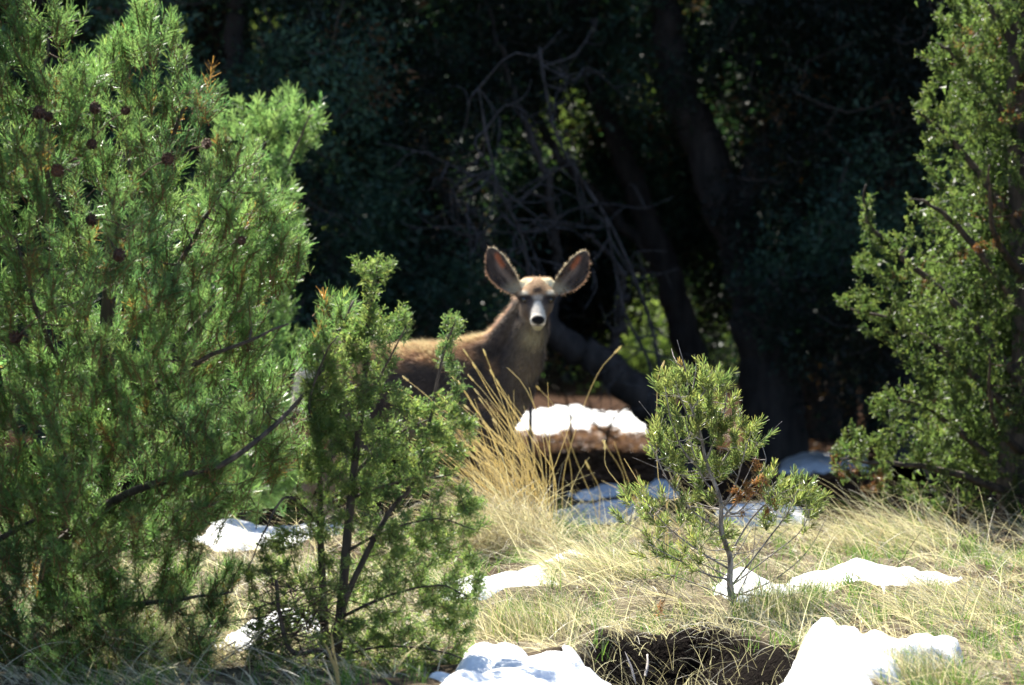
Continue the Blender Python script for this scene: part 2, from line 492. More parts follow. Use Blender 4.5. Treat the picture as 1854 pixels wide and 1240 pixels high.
def head_sd(P):
    q = to_head(P)
    d = ell(q, np.array([0, -.030, .004]), (.060, .085, .062))
    for s in (-1, 1):
        d = smin(d, ell(q, np.array([s * .046, .010, .020]), (.026, .040, .022)), .02)
        d = smin(d, ell(q, np.array([s * .030, -.015, -.045]), (.040, .065, .045)), .03)
        d = smin(d, ell(q, np.array([s * .050, -.070, .026]), (.026, .028, .026)), .03)
    d = smin(d, cone(q, (0, .03, -.016), (0, .150, -.034), .053, .034), .025)
    d = smin(d, cone(q, (0, .0, -.058), (0, .155, -.060), .036, .020), .02)
    d = smin(d, ell(q, np.array([0, .168, -.032]), (.033, .022, .026)), .012)
    for s in (-1, 1):
        # eye hollows and nostrils
        d = np.maximum(d, -ell(q, np.array([s * .066, .045, .004]), (.014, .028, .014)))
        d = np.maximum(d, -ell(q, np.array([s * .015, .190, -.034]), (.006, .008, .005)))
    slit = np.maximum(np.abs(q[:, 2] + .058 + .012 * 0) - .0022, np.maximum(.105 - q[:, 1], np.abs(q[:, 0]) - .05))
    return np.maximum(d, -slit)

def deer_sd(P):
    d = head_sd(P)
    m = to_head(P)
    for i in range(4): d2 = cone(P, NECK[i][0], NECK[i + 1][0], NECK[i][1], NECK[i + 1][1]); d = smin(d, d2, .035)
    for i in range(2): d = smin(d, cone(P, NT[i][0], NT[i + 1][0], NT[i][1], NT[i + 1][1]), .03)
    sh, ba, ru = dp(866, 706, .06), dp(765, 708, .10), dp(640, 700, .14)
    tor = ell(P, sh, (.205, .145, .210))
    tor = smin(tor, ell(P, ba, (.36, .175, .205)), .06)
    tor = smin(tor, ell(P, ru, (.24, .165, .200)), .06)
    tor = smin(tor, cone(P, dp(862, 640, .06), dp(820, 648, .08), .060, .06), .05)
    d = smin(d, tor, .05)
    for l in LEGS:
        g = cone(P, l[0], l[2], l[1], l[3])
        g = smin(g, cone(P, l[2], l[4], l[3], l[5]), .02)
        g = smin(g, cone(P, l[6], l[8], l[7] * .85, l[9] * .85), .012)
        g = smin(g, cone(P, l[8], l[10], l[9], l[11]), .01)
        d = smin(d, g, .035)
    d = smin(d, cone(P, dp(552, 665, .14), dp(538, 735, .12), .028, .016), .02)
    for e in EARS:
        d = smin(d, ear_sd(P, e), .008)
        d = smin(d, cone(P, e[0] - .012 * e[1] - .008 * e[3], e[0] + .02 * e[1] - .012 * e[3], .024, .016), .012)
    return d

def surface_nets(sd, lo, hi, h, coarse=4):
    n = (np.ceil((hi - lo) / (h * coarse)).astype(int)) * coarse
    cc = n // coarse
    I = np.stack(np.meshgrid(*[np.arange(c) for c in cc], indexing='ij'), -1).reshape(-1, 3)
    ctr = lo + (I + .5) * h * coarse
    dc = np.concatenate([sd(ctr[i:i + 200000]) for i in range(0, len(ctr), 200000)])
    hot = I[np.abs(dc) < h * coarse * 1.35]
    D = np.full(n, 1.0, np.float32)
    # inside blocks stay negative
    full = np.repeat(np.repeat(np.repeat(dc.reshape(cc), coarse, 0), coarse, 1), coarse, 2)
    D[full < 0] = -1.0
    off = np.stack(np.meshgrid(*[np.arange(coarse)] * 3, indexing='ij'), -1).reshape(-1, 3)
    for i in range(0, len(hot), 4000):
        J = (hot[i:i + 4000, None] * coarse + off[None]).reshape(-1, 3)
        D[J[:, 0], J[:, 1], J[:, 2]] = sd(lo + J * h)
    S = D < 0
    cnt = np.zeros(tuple(n - 1), np.uint8)
    corners = [(a, b, c) for a in (0, 1) for b in (0, 1) for c in (0, 1)]
    for a, b, c in corners: cnt += S[a:n[0] - 1 + a, b:n[1] - 1 + b, c:n[2] - 1 + c]
    A = np.argwhere((cnt > 0) & (cnt < 8))
    idx = np.full(tuple(n - 1), -1, np.int32); idx[A[:, 0], A[:, 1], A[:, 2]] = np.arange(len(A))
    val = {c: D[A[:, 0] + c[0], A[:, 1] + c[1], A[:, 2] + c[2]] for c in corners}
    acc = np.zeros((len(A), 3)); k = np.zeros(len(A))
    for c in corners:
        for ax in range(3):
            if c[ax]: continue
            e = list(c); e[ax] = 1; e = tuple(e)
            va, vb = val[c], val[e]; m = (va < 0) != (vb < 0)
            t = np.where(m, va / np.where(m, va - vb, 1), 0)
            p = np.tile(np.array(c, float), (len(A), 1)); p[:, ax] = t
            acc += np.where(m[:, None], p, 0); k += m
    V = lo + (A + acc / k[:, None]) * h
    faces = []
    for ax in range(3):
        o1, o2 = [(1, 2), (2, 0), (0, 1)][ax]
        sl = [slice(1, n[i] - 1) for i in range(3)]
        s0 = [slice(x.start, x.stop) for x in sl]; s1 = list(s0); s1[ax] = slice(2, n[ax])
        s0[ax] = slice(1, n[ax] - 1)
        a, b = S[tuple(s0)], S[tuple(s1)]
        E = np.argwhere(a != b) + 1
        flip = S[E[:, 0], E[:, 1], E[:, 2]]
        def ci(d1, d2):
            J = E.copy(); J[:, o1] -= d1; J[:, o2] -= d2
            return idx[J[:, 0], J[:, 1], J[:, 2]]
        Q = np.stack([ci(1, 1), ci(0, 1), ci(0, 0), ci(1, 0)], 1)
        Q[~flip] = Q[~flip][:, ::-1]
        faces.append(Q[(Q >= 0).all(1)])
    return V, np.concatenate(faces)

DEER_LO = np.array([dp(520, 700)[0], DY - .55, -.22]); DEER_HI = np.array([dp(1080, 700)[0], DY + .60, dp(900, 432)[2]])
dV, dF = surface_nets(deer_sd, DEER_LO, DEER_HI, .0068)
# two rounds of light smoothing
for _ in range(2):
    acc = np.zeros_like(dV); k = np.zeros(len(dV))
    for i in range(4):
        np.add.at(acc, dF[:, i], dV[dF[:, (i + 1) % 4]]); np.add.at(k, dF[:, i], 1)
    dV = dV * .5 + .5 * acc / k[:, None]

def deer_colour(P, Nn):
    """coat colours, plus sunlight painted on ears and back, from where a point sits on the animal"""
    n = len(P)
    q = to_head(P)
    nz = vnoise(P[:, 0] + P[:, 1] * .7, P[:, 2], .035, 51, 3)
    c = np.tile(np.array([.095, .076, .068]), (n, 1))
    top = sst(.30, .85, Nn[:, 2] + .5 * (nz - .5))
    c = lerp(c, np.array([.42, .235, .11]), (top * .85)[:, None])                      # rusty back and hind neck, brightened to paint sun on top
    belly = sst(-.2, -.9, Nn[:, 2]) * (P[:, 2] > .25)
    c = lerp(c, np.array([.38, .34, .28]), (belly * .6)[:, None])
    # front of the neck and throat
    fr = sst(.1, .9, -Nn[:, 1]) * sst(dp(0, 760)[2], dp(0, 640)[2], P[:, 2]) * sst(dp(900, 600)[0], dp(950, 600)[0], P[:, 0])
    c = lerp(c, np.array([.22, .175, .13]), (fr * .8)[:, None])
    rump = sst(dp(600, 700)[0], dp(560, 700)[0], P[:, 0]) * (P[:, 2] > .35)
    c = lerp(c, np.array([.62, .57, .48]), (rump * .9)[:, None])
    th = np.exp(-(((P - dp(966, 612, -.20)) / [.05, .12, .05]) ** 2).sum(1)); c = lerp(c, np.array([.44, .40, .27]), (th * .7)[:, None])
    n2 = vnoise(P[:, 0] * 1.6 + P[:, 1], P[:, 2], .016, 57, 2)
    c *= (.50 + .5 * nz + .55 * n2)[:, None]
    H = (np.abs(q[:, 0]) < .095) & (q[:, 1] > -.13) & (np.abs(q[:, 2]) < .11)
    def paint(mask, colr, amt=1.0): c[:] = lerp(c, np.array(colr), (np.clip(mask, 0, 1) * amt * H)[:, None])
    ax = np.abs(q[:, 0])
    x, f, u = q[:, 0], q[:, 1], q[:, 2]
    v = f * .455 - u * .89 + .004 * (nz - .5)
    ax = np.abs(x) + .004 * (nz - .5)
    def el(cx, cv, rx, rv, soft=.35):
        return sst(1 + soft, 1 - soft, np.sqrt(((ax - cx) / rx) ** 2 + ((v - cv) / rv) ** 2))
    fwd = sst(-.07, -.03, f)
    paint(sst(-.13, -.08, f), (.15, .112, .09), .9)
    paint(sst(.0, -.020, v) * (u > -.03), (.36, .22, .12), .9)
    paint(sst(-.040, -.060, v) * sst(.03, .055, ax) * (u > 0), (.66, .56, .36), .7)
    paint(sst(.05, .07, ax) * sst(.02, .06, v), (.30, .23, .17), .6)
    paint(fwd * el(.060, -.016, .020, .012, .6), (.70, .62, .48), .9)
    paint(fwd * el(.0, .002, .024, .012, .6), (.60, .50, .40), .7)
    paint(fwd * el(.0, -.028, .021, .011), (.035, .022, .018), .9)
    paint(fwd * el(.052, .009, .030, .020), (.020, .016, .018), .97)
    paint(fwd * el(.034, .022, .014, .014), (.07, .055, .055), .7)
    wid = np.interp(v, [.006, .03, .06, .10], [.004, .016, .028, .035])
    paint(sst(.012, .022, v) * sst(wid + .006, wid - .004, ax) * (f > .03) * sst(.135, .120, v), (.74, .66, .56), 1)
    paint(sst(.118, .128, v) * sst(.045, .030, ax), (.44, .41, .28), .9)
    paint((f > .10) * el(.0, .121, .020, .0035, .4), (.05, .035, .03), .8)
    paint((f > .10) * el(.0, .097, .029, .020, .15), (.008, .008, .009), 1)
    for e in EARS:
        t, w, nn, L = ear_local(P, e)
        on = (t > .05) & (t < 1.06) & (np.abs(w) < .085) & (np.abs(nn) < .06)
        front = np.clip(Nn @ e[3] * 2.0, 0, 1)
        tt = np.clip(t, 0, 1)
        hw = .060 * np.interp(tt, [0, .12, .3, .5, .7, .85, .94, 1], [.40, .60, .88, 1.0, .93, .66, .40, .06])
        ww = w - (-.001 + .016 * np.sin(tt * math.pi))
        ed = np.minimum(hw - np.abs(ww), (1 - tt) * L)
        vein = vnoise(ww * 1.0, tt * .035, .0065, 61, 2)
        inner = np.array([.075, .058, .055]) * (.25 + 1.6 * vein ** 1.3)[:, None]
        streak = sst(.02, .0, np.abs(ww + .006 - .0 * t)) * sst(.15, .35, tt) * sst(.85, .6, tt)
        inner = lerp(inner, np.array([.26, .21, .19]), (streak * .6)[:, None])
        ear_glow = sst(.020, .004, np.abs(ww + .020 * 1 + .0 * t)) * sst(.5, .62, tt) * sst(.88, .76, tt)  # reddish patch paints sun glowing through the ear
        inner = lerp(inner, np.array([.42, .13, .06]), (ear_glow * .8)[:, None])
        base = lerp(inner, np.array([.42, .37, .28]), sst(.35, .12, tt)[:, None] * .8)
        rimc = lerp(np.array([.86, .74, .50]), np.array([.62, .34, .20]), (sst(-.01, .03, ww) * .9)[:, None])  # pale to rusty ear edge, painting its backlit rim
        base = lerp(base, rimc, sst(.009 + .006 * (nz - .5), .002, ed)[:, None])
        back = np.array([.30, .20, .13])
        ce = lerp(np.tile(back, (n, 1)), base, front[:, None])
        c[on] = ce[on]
    legz = sst(.36, .28, P[:, 2])
    c = lerp(c, np.array([.26, .19, .12]), (legz * .6)[:, None])
    hoof = (P[:, 2] < -.105)
    c[hoof] = (.02, .017, .015)
    return np.clip(c, 0, 1)

def normals(V, F):
    a, b, c_ = V[F[:, 0]], V[F[:, 1]], V[F[:, 2]]
    d = V[F[:, 3]]
    fn = np.cross(c_ - a, d - b)
    out = np.zeros_like(V)
    for i in range(4): np.add.at(out, F[:, i], fn)
    return unit(out)
dN = normals(dV, dF)
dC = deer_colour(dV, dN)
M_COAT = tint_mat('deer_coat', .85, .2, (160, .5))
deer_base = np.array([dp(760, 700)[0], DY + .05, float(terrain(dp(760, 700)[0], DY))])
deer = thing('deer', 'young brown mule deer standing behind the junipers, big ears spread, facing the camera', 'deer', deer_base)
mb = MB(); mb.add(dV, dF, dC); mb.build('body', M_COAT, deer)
# hair
area = np.linalg.norm(np.cross(dV[dF[:, 2]] - dV[dF[:, 0]], dV[dF[:, 3]] - dV[dF[:, 1]]), axis=1)
def hair(n):
    fi = rng.choice(len(dF), n, p=area / area.sum())
    w = rng.dirichlet((1, 1, 1, 1), n)
    P = (dV[dF[fi]] * w[..., None]).sum(1); Nn = unit((dN[dF[fi]] * w[..., None]).sum(1)); c = (dC[dF[fi]] * w[..., None]).sum(1)
    return P, Nn, c
P, Nn, c = hair(165000)
q = to_head(P)
hd = (np.abs(q[:, 0]) < .10) & (q[:, 1] > -.10) & (np.abs(q[:, 2]) < .12)
ear_m = np.zeros(len(P), bool); rim = np.zeros(len(P))
out_dir = np.zeros_like(P)
for e in EARS:
    t, w, nn, L = ear_local(P, e)
    on = (t > .04) & (t < 1.06) & (np.abs(w) < .085) & (np.abs(nn) < .06)
    tt = np.clip(t, 0, 1); hw = .060 * np.interp(tt, [0, .12, .3, .5, .7, .85, .94, 1], [.40, .60, .88, 1.0, .93, .66, .40, .06])
    ww = w - (-.001 + .016 * np.sin(tt * math.pi))
    ed = np.minimum(hw - np.abs(ww), (1 - tt) * L)
    r_ = sst(.010, .004, ed) * on
    rim = np.maximum(rim, r_); ear_m |= on
    od = unit(ww[:, None] * e[2] + (tt[:, None] ** 3) * .08 * e[1])
    out_dir[on] = od[on]
flow = np.tile(np.array([-.75, .25, -.55]), (len(P), 1))
flow[hd] = -hf * .9 + np.array([0, 0, -.1])
neckm = (P[:, 0] > dp(890, 0)[0]) & (~hd)
flow[neckm] = np.array([-.25, .15, -.9])
ln = np.where(hd, .007, .024); 
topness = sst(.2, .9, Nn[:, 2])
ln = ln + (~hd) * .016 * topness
ln = np.where(ear_m, .006 + .007 * rim * rng.random(len(P)), ln) * rng.uniform(.6, 1.3, len(P))
ln = np.where(P[:, 2] < .25, .008, ln)
noseish = hd & (q[:, 1] > .145) & (q[:, 2] > -.062)
ln = np.where(noseish, 0, ln)
fl = flow - (flow * Nn).sum(1)[:, None] * Nn
lift = np.where(hd | ear_m, .35, .55)[:, None]
D = unit(fl * 1.0 + Nn * lift + rng.normal(0, .22, P.shape))
D = np.where(rim[:, None] > .3, unit(out_dir + .3 * Nn + rng.normal(0, .2, P.shape)), D)
keep = (ln > 0) & (c.sum(1) > .12) | (rim > .3)
topn = (topness * (~ear_m))[keep]; P, Nn, c, ln, D = P[keep], Nn[keep], c[keep], ln[keep], D[keep]
side = unit(np.cross(D, Nn + rng.normal(0, .4, P.shape)))
wd = np.where(ln < .012, .0007, .0011)[:, None]
V = np.stack([P - side * wd - Nn * .001, P + side * wd - Nn * .001, P + D * ln[:, None]], 1).reshape(-1, 3)
cc = np.repeat(np.clip(c * rng.uniform(.8, 1.35, (len(c), 1)), 0, .9), 3, 0)
cc = cc.reshape(-1, 3, 3); cc[:, 2] = np.clip(cc[:, 2] * (1.35 + 1.3 * topn[:, None]) + .16 * topn[:, None], 0, .88); cc = cc.reshape(-1, 3)  # tips lightened on upward-facing fur, painting the sun's rim light
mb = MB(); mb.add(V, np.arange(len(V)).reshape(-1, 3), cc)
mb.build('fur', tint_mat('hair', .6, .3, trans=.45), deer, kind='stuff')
# eyes
def ball(c, r, seg=16, rings=10):
    th = np.linspace(0, math.pi, rings); ph = np.arange(seg) * 2 * math.pi / seg
    V = np.stack([np.sin(th)[:, None] * np.cos(ph), np.sin(th)[:, None] * np.sin(ph), np.cos(th)[:, None] * np.ones(seg)], -1) * r
    j = np.arange(seg); a = np.arange(rings - 1)[:, None] * seg
    F = np.stack([a + j, a + (j + 1) % seg, a + seg + (j + 1) % seg, a + seg + j], -1).reshape(-1, 4)
    return V.reshape(-1, 3) + c, F
M_EYE = tint_mat('wet_eye', .08, .8)
for s in (-1, 1):
    V, F = ball(from_head(s * .0535, .037, .005), np.array([.0155, .0155, .0145]))
    mb = MB(); mb.add(V, F[:, ::-1], (.010, .006, .004)); mb.build('eye', M_EYE, deer)
# ---------------------------------------------------------------- growing trees
def sample_crown(poly, n, Y0, depth, ymin=.10, holes=(), seed=0, gap=.42, gs=70, dens=None):
    """points filling a crown whose outline is poly (seen from the front); deeper in the middle"""
    P = np.asarray(poly, float); out = []
    lo, hi = P.min(0), P.max(0); tot = 0
    while tot < n:
        x = rng.uniform(lo[0], hi[0], 4 * n); y = rng.uniform(lo[1], hi[1], 4 * n)
        sd = poly_sd(P, x, y); k = sd < -4
        for hpoly in holes: k &= poly_sd(hpoly, x, y) > 4
        x, y, sd = x[k], y[k], sd[k]
        px = Y0 / F_PX
        half = np.minimum(depth, ymin + (-sd * px) * 1.1)
        dy = rng.uniform(-1, 1, len(x)) * half
        k = vnoise(x + dy * 300, y - dy * 170, gs, seed + 60, 2) > gap * rng.uniform(.7, 1.3, len(x))
        if dens is not None: k &= rng.random(len(x)) < dens(x, y)
        x, y, dy = x[k], y[k], dy[k]
        out.append(np.stack([x, y, dy], 1)); tot += len(x)
    out = np.concatenate(out)[:n]
    return np.array([at(a, b, Y0 + d) for a, b, d in out])

def grow(limbs, tips, r_tip=.0016, r_max=.008, droop=.0, up=.35, kmax=6, zpen=.6):
    """connect every tip to the nearest wood; returns twig centre lines, radii and end directions"""
    nodes = np.concatenate([l[0] for l in limbs]); rad = np.concatenate([l[1] for l in limbs])
    trunk = nodes.copy()
    d0 = np.array([np.min(np.linalg.norm(trunk - t, axis=1)) for t in tips])
    order = np.argsort(d0)
    cap = len(nodes) + len(tips) * 4
    NP = np.full((cap, 3), 1e6); NP[:len(nodes)] = nodes; NR = np.zeros(cap); NR[:len(rad)] = rad; m = len(nodes)
    lines, radii, dirs = [], [], []
    for i in order:
        t = tips[i]
        q = t - NP[:m]
        cost = np.linalg.norm(q, axis=1) + zpen * np.clip(-q[:, 2], 0, None)
        cost += np.where(NR[:m] < .0022, .02, 0)
        j = int(np.argmin(cost)); a = NP[j]; v = t - a; L = np.linalg.norm(v) + 1e-6
        out = v / L
        mid = a + v * .5 + np.array([0, 0, -up * .22 * L]) + rng.normal(0, .06 * L, 3)
        P = catmull([a, mid, t], kmax)
        r0 = min(max(r_tip * 1.3, NR[j] * .75), r_max * (.35 + L))
        R = np.linspace(r0, r_tip, kmax)
        lines.append(P); radii.append(R)
        d = P[-1] - P[-2]; dirs.append(d / (np.linalg.norm(d) + 1e-9))
        for k in (kmax // 2, kmax - 2, kmax - 1):
            if m < cap: NP[m] = P[k]; NR[m] = R[k] * .9; m += 1
    return np.array(lines), np.array(radii), np.array(dirs)

def limb(pix, Y0, r0, r1, n=14, dys=None):
    dys = dys or [0] * len(pix)
    P = catmull([at(x, y, Y0 + d) for (x, y), d in zip(pix, dys)], n)
    P = P + rng.normal(0, .25 * r0, P.shape) * np.linspace(0, 1, n)[:, None]
    return P, np.linspace(r0, r1, n)

def add_limb(parent, name, L, mat, sides=9, lump=.25):
    mb = MB(); P, R = L
    n = len(P) * 3
    t = np.linspace(0, len(P) - 1, n); P2 = catmull(P, n); R2 = np.interp(t, np.arange(len(P)), R); lump *= .4
    tubes(mb, P2, R2, sides, (.2, .15, .1), lump, cap=True)
    return mb.build(name, mat, parent)

# -- pine needles: a shoot template with needles in pairs along a short twig
def needle_shoot(r, length=.12, n=44, nl=.038, w=.0016, ang=(28, 62), tipn=10, quad=True):
    V, F = [], []
    for i in range(n + tipn):
        tip = i >= n
        z = length * (r.uniform(.05, .97) if not tip else 1.0)
        a = math.radians(r.uniform(*ang) * (1 if not tip else .55)); ph = r.uniform(0, 2 * math.pi)
        l = nl * r.uniform(.75, 1.2)
        d = np.array([math.sin(a) * math.cos(ph), math.sin(a) * math.sin(ph), math.cos(a)])
        d2 = unit(d + np.array([0, 0, .35]))
        s = unit(np.cross(d, r.normal(0, 1, 3)))
        b = np.array([0, 0, z]); m = b + d * l * .55; e = m + d2 * l * .45
        col = np.array([1, 1, 1]) * r.uniform(.65, 1.3) * np.array([r.uniform(.85, 1.25), 1, r.uniform(.7, 1.1)])
        k = len(V)
        for p, ww in ((b, .8), (m, 1.0), (e, .45)):
            V.append(np.r_[p - s * w * ww, col]); V.append(np.r_[p + s * w * ww, col])
        F += [(k, k + 1, k + 3, k + 2), (k + 2, k + 3, k + 5, k + 4)] if quad else []
    return np.array(V), np.array(F)

def needle_shoot_cheap(r, length, n, nl, w, ang=(28, 62)):
    V, F = [], []
    for i in range(n):
        z = length * r.uniform(.05, 1)
        a = math.radians(r.uniform(*ang) * (1 if z < .93 * length else .6)); ph = r.uniform(0, 2 * math.pi)
        d = unit(np.array([math.sin(a) * math.cos(ph), math.sin(a) * math.sin(ph), math.cos(a)]))
        s = unit(np.cross(d, r.normal(0, 1, 3))); b = np.array([0, 0, z]); e = b + d * nl * r.uniform(.7, 1.2)
        col = np.array([1, 1, 1]) * r.uniform(.65, 1.3)
        k = len(V)
        for p, ww in ((b, .8), (e, .7)):
            V.append(np.r_[p - s * w * ww, col]); V.append(np.r_[p + s * w * ww, col])
        F.append((k, k + 1, k + 3, k + 2))
    return np.array(V), np.array(F)

# -- juniper spray: branching cords of scale leaves
def scale_spray(r, length=.075, side=9, w=.0017, sub=3, seg=2):
    V, F = [], []
    def cord(b, d, l, wv, shade):
        s = unit(np.cross(d, r.normal(0, 1, 3))); col = np.array([1, 1, 1]) * shade * np.array([r.uniform(.85, 1.2), 1, r.uniform(.7, 1.1)])
        k = len(V); p = b
        for j in range(seg + 1):
            q = b + d * l * j / seg + r.normal(0, .04 * l, 3) * (j > 0)
            ww = wv * (1.0 if j < seg else .75) * (1.15 if j == 1 else 1)
            V.append(np.r_[q - s * ww, col * (.8 + .4 * j / seg)]); V.append(np.r_[q + s * ww, col * (.8 + .4 * j / seg)])
            if j: F.append((k + 2 * j - 2, k + 2 * j - 1, k + 2 * j + 1, k + 2 * j))
    cord(np.zeros(3), np.array([0, 0, 1.0]), length, w, .9)
    for i in range(side):
        z = length * (.1 + .85 * i / side); ph = r.uniform(0, 2 * math.pi); a = math.radians(r.uniform(35, 60))
        d = np.array([math.sin(a) * math.cos(ph), math.sin(a) * math.sin(ph), math.cos(a)])
        l = length * r.uniform(.30, .48) * (1.1 - .45 * i / side); b = np.array([0, 0, z])
        cord(b, d, l, w, r.uniform(.8, 1.2))
        for j in range(sub):
            dd = unit(d + r.normal(0, .55, 3)); cord(b + d * l * r.uniform(.3, .9), dd, l * r.uniform(.35, .6), w * .9, r.uniform(.8, 1.3))
    return np.array(V), np.array(F)

def leaf_clump(r, rad=.12, n=22, size=.016):
    V, F = [], []
    for i in range(n):
        p = r.normal(0, rad * .5, 3); d = unit(r.normal(0, 1, 3) + np.array([0, 0, .4])); s = unit(np.cross(d, r.normal(0, 1, 3)))
        l = size * r.uniform(1.2, 3.0); ww = size * r.uniform(.3, .6); col = np.array([1, 1, 1]) * r.uniform(.6, 1.4)
        k = len(V)
        V += [np.r_[p - s * ww, col], np.r_[p + s * ww, col], np.r_[p + d * l + s * ww * .4, col]]
        F.append((k, k + 1, k + 2))
    return np.array(V), np.array(F)

def dress(mb, temps, pos, dirs, sc, cols):
    n = len(pos); pick = rng.integers(0, len(temps), n)
    R = frames(dirs, rng.uniform(0, 6.28, n))
    for i, (T, F) in enumerate(temps):
        k = pick == i
        scatter(mb, T, F, pos[k], R[k], sc[k], cols[k])

def along(lines, dirs, per, lo=.35, spread=.9, upw=.5):
    """places for extra shoots along each twig: positions and directions"""
    n, k, _ = lines.shape; P, D = [lines[:, -1]], [dirs]
    for _ in range(per):
        t = rng.uniform(lo, 1, n) * (k - 1); i = np.minimum(t.astype(int), k - 2); u = (t - i)[:, None]
        a = lines[np.arange(n), i]; b = lines[np.arange(n), i + 1]
        P.append(a + (b - a) * u); D.append(unit(unit(b - a) + rng.normal(0, spread, (n, 3)) * .7 + np.array([0, 0, upw])))
    return np.concatenate(P), np.concatenate(D)

TR = np.random.default_rng(5)
# ================================================================ left pinyon pine
PY = 18.6
pin_poly = [(-190, -60), (40, -60), (60, 20), (95, 0), (150, 25), (178, 70), (205, 45), (238, 40), (250, -5), (278, -8), (300, 30), (318, 45), (330, 75), (345, 100), (342, 140), (375, 112), (398, 140), (402, 185), (425, 195), (440, 235), (462, 262), (512, 312), (522, 345), (515, 385), (545, 420), (556, 465), (545, 498), (505, 520), (500, 560), (512, 585), (490, 640), (500, 665), (560, 600), (556, 560), (600, 530), (645, 520), (650, 560), (605, 610), (585, 660), (600, 740), (585, 800), (560, 860), (520, 900), (500, 960), (470, 1010), (430, 1060), (425, 1130), (440, 1200), (420, 1290), (-190, 1290)]
base = at(40, 1320, PY + .25); base[2] = terrain(base[0], base[1]) - .02
pinyon = thing('pinyon_pine', 'large bushy pinyon pine with brown cones filling the left side of the photo', 'tree', base)
limbs = []
tr = ([base] + [at(x, y, PY + .25) for x, y in ((70, 1150), (105, 960), (150, 800), (190, 690), (195, 560), (205, 430), (232, 300), (225, 160), (255, 40), (262, 0))])
T0 = (catmull(tr, 40), np.linspace(.042, .006, 40)); limbs.append(T0)
add_limb(pinyon, 'trunk', T0, M_BARK, 10)
bl = [
 ([(140, 830), (215, 745), (280, 700), (360, 655), (440, 620), (520, 590)], .016, [.2, .1, -.05, -.2, -.3, -.35]),
 ([(195, 640), (270, 560), (330, 470), (380, 380), (430, 300)], .014, [.2, .1, 0, -.1, -.1]),
 ([(200, 500), (120, 400), (80, 300), (75, 180), (90, 70)], .013, [.2, .1, 0, 0, .1]),
 ([(215, 380), (290, 290), (330, 200), (345, 130)], .010, [.2, .1, 0, .05]),
 ([(100, 990), (170, 930), (240, 890), (330, 860), (420, 830), (510, 760), (600, 640), (640, 545)], .018, [.2, 0, -.2, -.3, -.35, -.3, -.2, -.1]),
 ([(90, 1030), (200, 1000), (290, 960), (350, 890), (400, 800), (470, 700)], .015, [.2, .3, .4, .4, .35, .3]),
 ([(60, 1180), (150, 1120), (230, 1095), (330, 1085), (420, 1070)], .015, [.2, .05, -.15, -.25, -.3]),
 ([(55, 1230), (20, 1100), (-20, 1000), (-60, 850), (-90, 700)], .016, [.2, 0, -.2, -.2, -.1]),
 ([(-60, 1010), (0, 975), (60, 940), (110, 905)], .014, [-.3, -.35, -.4, -.4]),
 ([(120, 900), (40, 800), (-10, 650), (-30, 480), (-20, 330)], .015, [.2, .1, .1, .1, .1]),
 ([(70, 1150), (150, 1200), (260, 1180), (350, 1190), (420, 1240)], .012, [.2, .3, .4, .4, .4]),
 ([(180, 720), (100, 640), (60, 540), (30, 430)], .012, [.2, -.1, -.3, -.4]),
 ([(190, 700), (300, 640), (400, 540), (480, 460), (540, 440)], .013, [.2, .35, .4, .35, .3]),
]
for pix, r0, dys in bl:
    Lb = limb(pix, PY, r0, .0035, 18, dys); limbs.append(Lb); add_limb(pinyon, 'branch', Lb, M_BARK, 7)
def pdens(x, y): return np.where((y > 930) & (x > 360), .6, 1.0) * np.where((y > 1090) & (x > 330), .8, 1) * np.where((x > 260) & (x < 480) & (y > 920) & (y < 1000), .85, 1) * np.where((y > 700) & (x < 330), .75, .75) * np.where((x > 380) & (y < 950) & (y > 380), 1.33, 1)
tips = sample_crown(pin_poly, 1800, PY, .75, .12, seed=1, gap=.36, gs=60, dens=pdens)
tips = np.concatenate([tips, sample_crown([(-190, 600), (330, 640), (420, 800), (400, 1000), (380, 1290), (-190, 1290)], 380, PY - .25, .45, .12, seed=31, gap=.3)])
lines, radii, dirs = grow(limbs, tips, .0015, .009, up=.5)
ctr = at(180, 800, PY)
def shoot_dirs(d, pos, c, up=.75, out=.45):
    o = unit((pos - c) * np.array([1, 1, .3]))
    return unit(d * .7 + o * out + np.array([0, 0, up]) + rng.normal(0, .28, d.shape))
pos, dd = along(lines, dirs, 3, .4)
dd = shoot_dirs(dd, pos, ctr); _k = rng.random(len(pos)) < .84; pos, dd = pos[_k], dd[_k]
mb = MB(); tubes(mb, lines, radii, 3, (.10, .07, .05))
sh_len = rng.uniform(.7, 1.1, len(pos)); pos = pos - dd * .07 * sh_len[:, None]
tubes(mb, np.stack([pos, pos + dd * .05 * sh_len[:, None], pos + dd * .118 * sh_len[:, None]], 1), np.tile([.0018, .0016, .0011], (len(pos), 1)), 3, (.20, .10, .045))
mb.build('twig', tint_mat('pine_twig', .75, .25), pinyon, kind='stuff')
temps = [needle_shoot_cheap(TR, .115, 42, .037, .0010) for _ in range(9)] + [needle_shoot(TR, .115, 28, .037, .0010, tipn=7) for _ in range(2)]
h = vnoise(pos[:, 0] * 1.0, pos[:, 2], .25, 70)
g = np.array([.074, .140, .048]); yg = np.array([.15, .195, .07]); bg_ = np.array([.040, .090, .052])
cols = lerp(g, yg, rng.random((len(pos), 1)) ** 1.5); cols = lerp(cols, bg_, (sst(.5, .8, h) * .6)[:, None])
old = rng.random(len(pos)) < .03
cols[old] = (.20, .10, .03)
mb = MB(); dress(mb, temps, pos, dd, sh_len, cols * rng.uniform(.8, 1.2, (len(pos), 1)))
mb.build('foliage', M_NEEDLE, pinyon, kind='stuff')

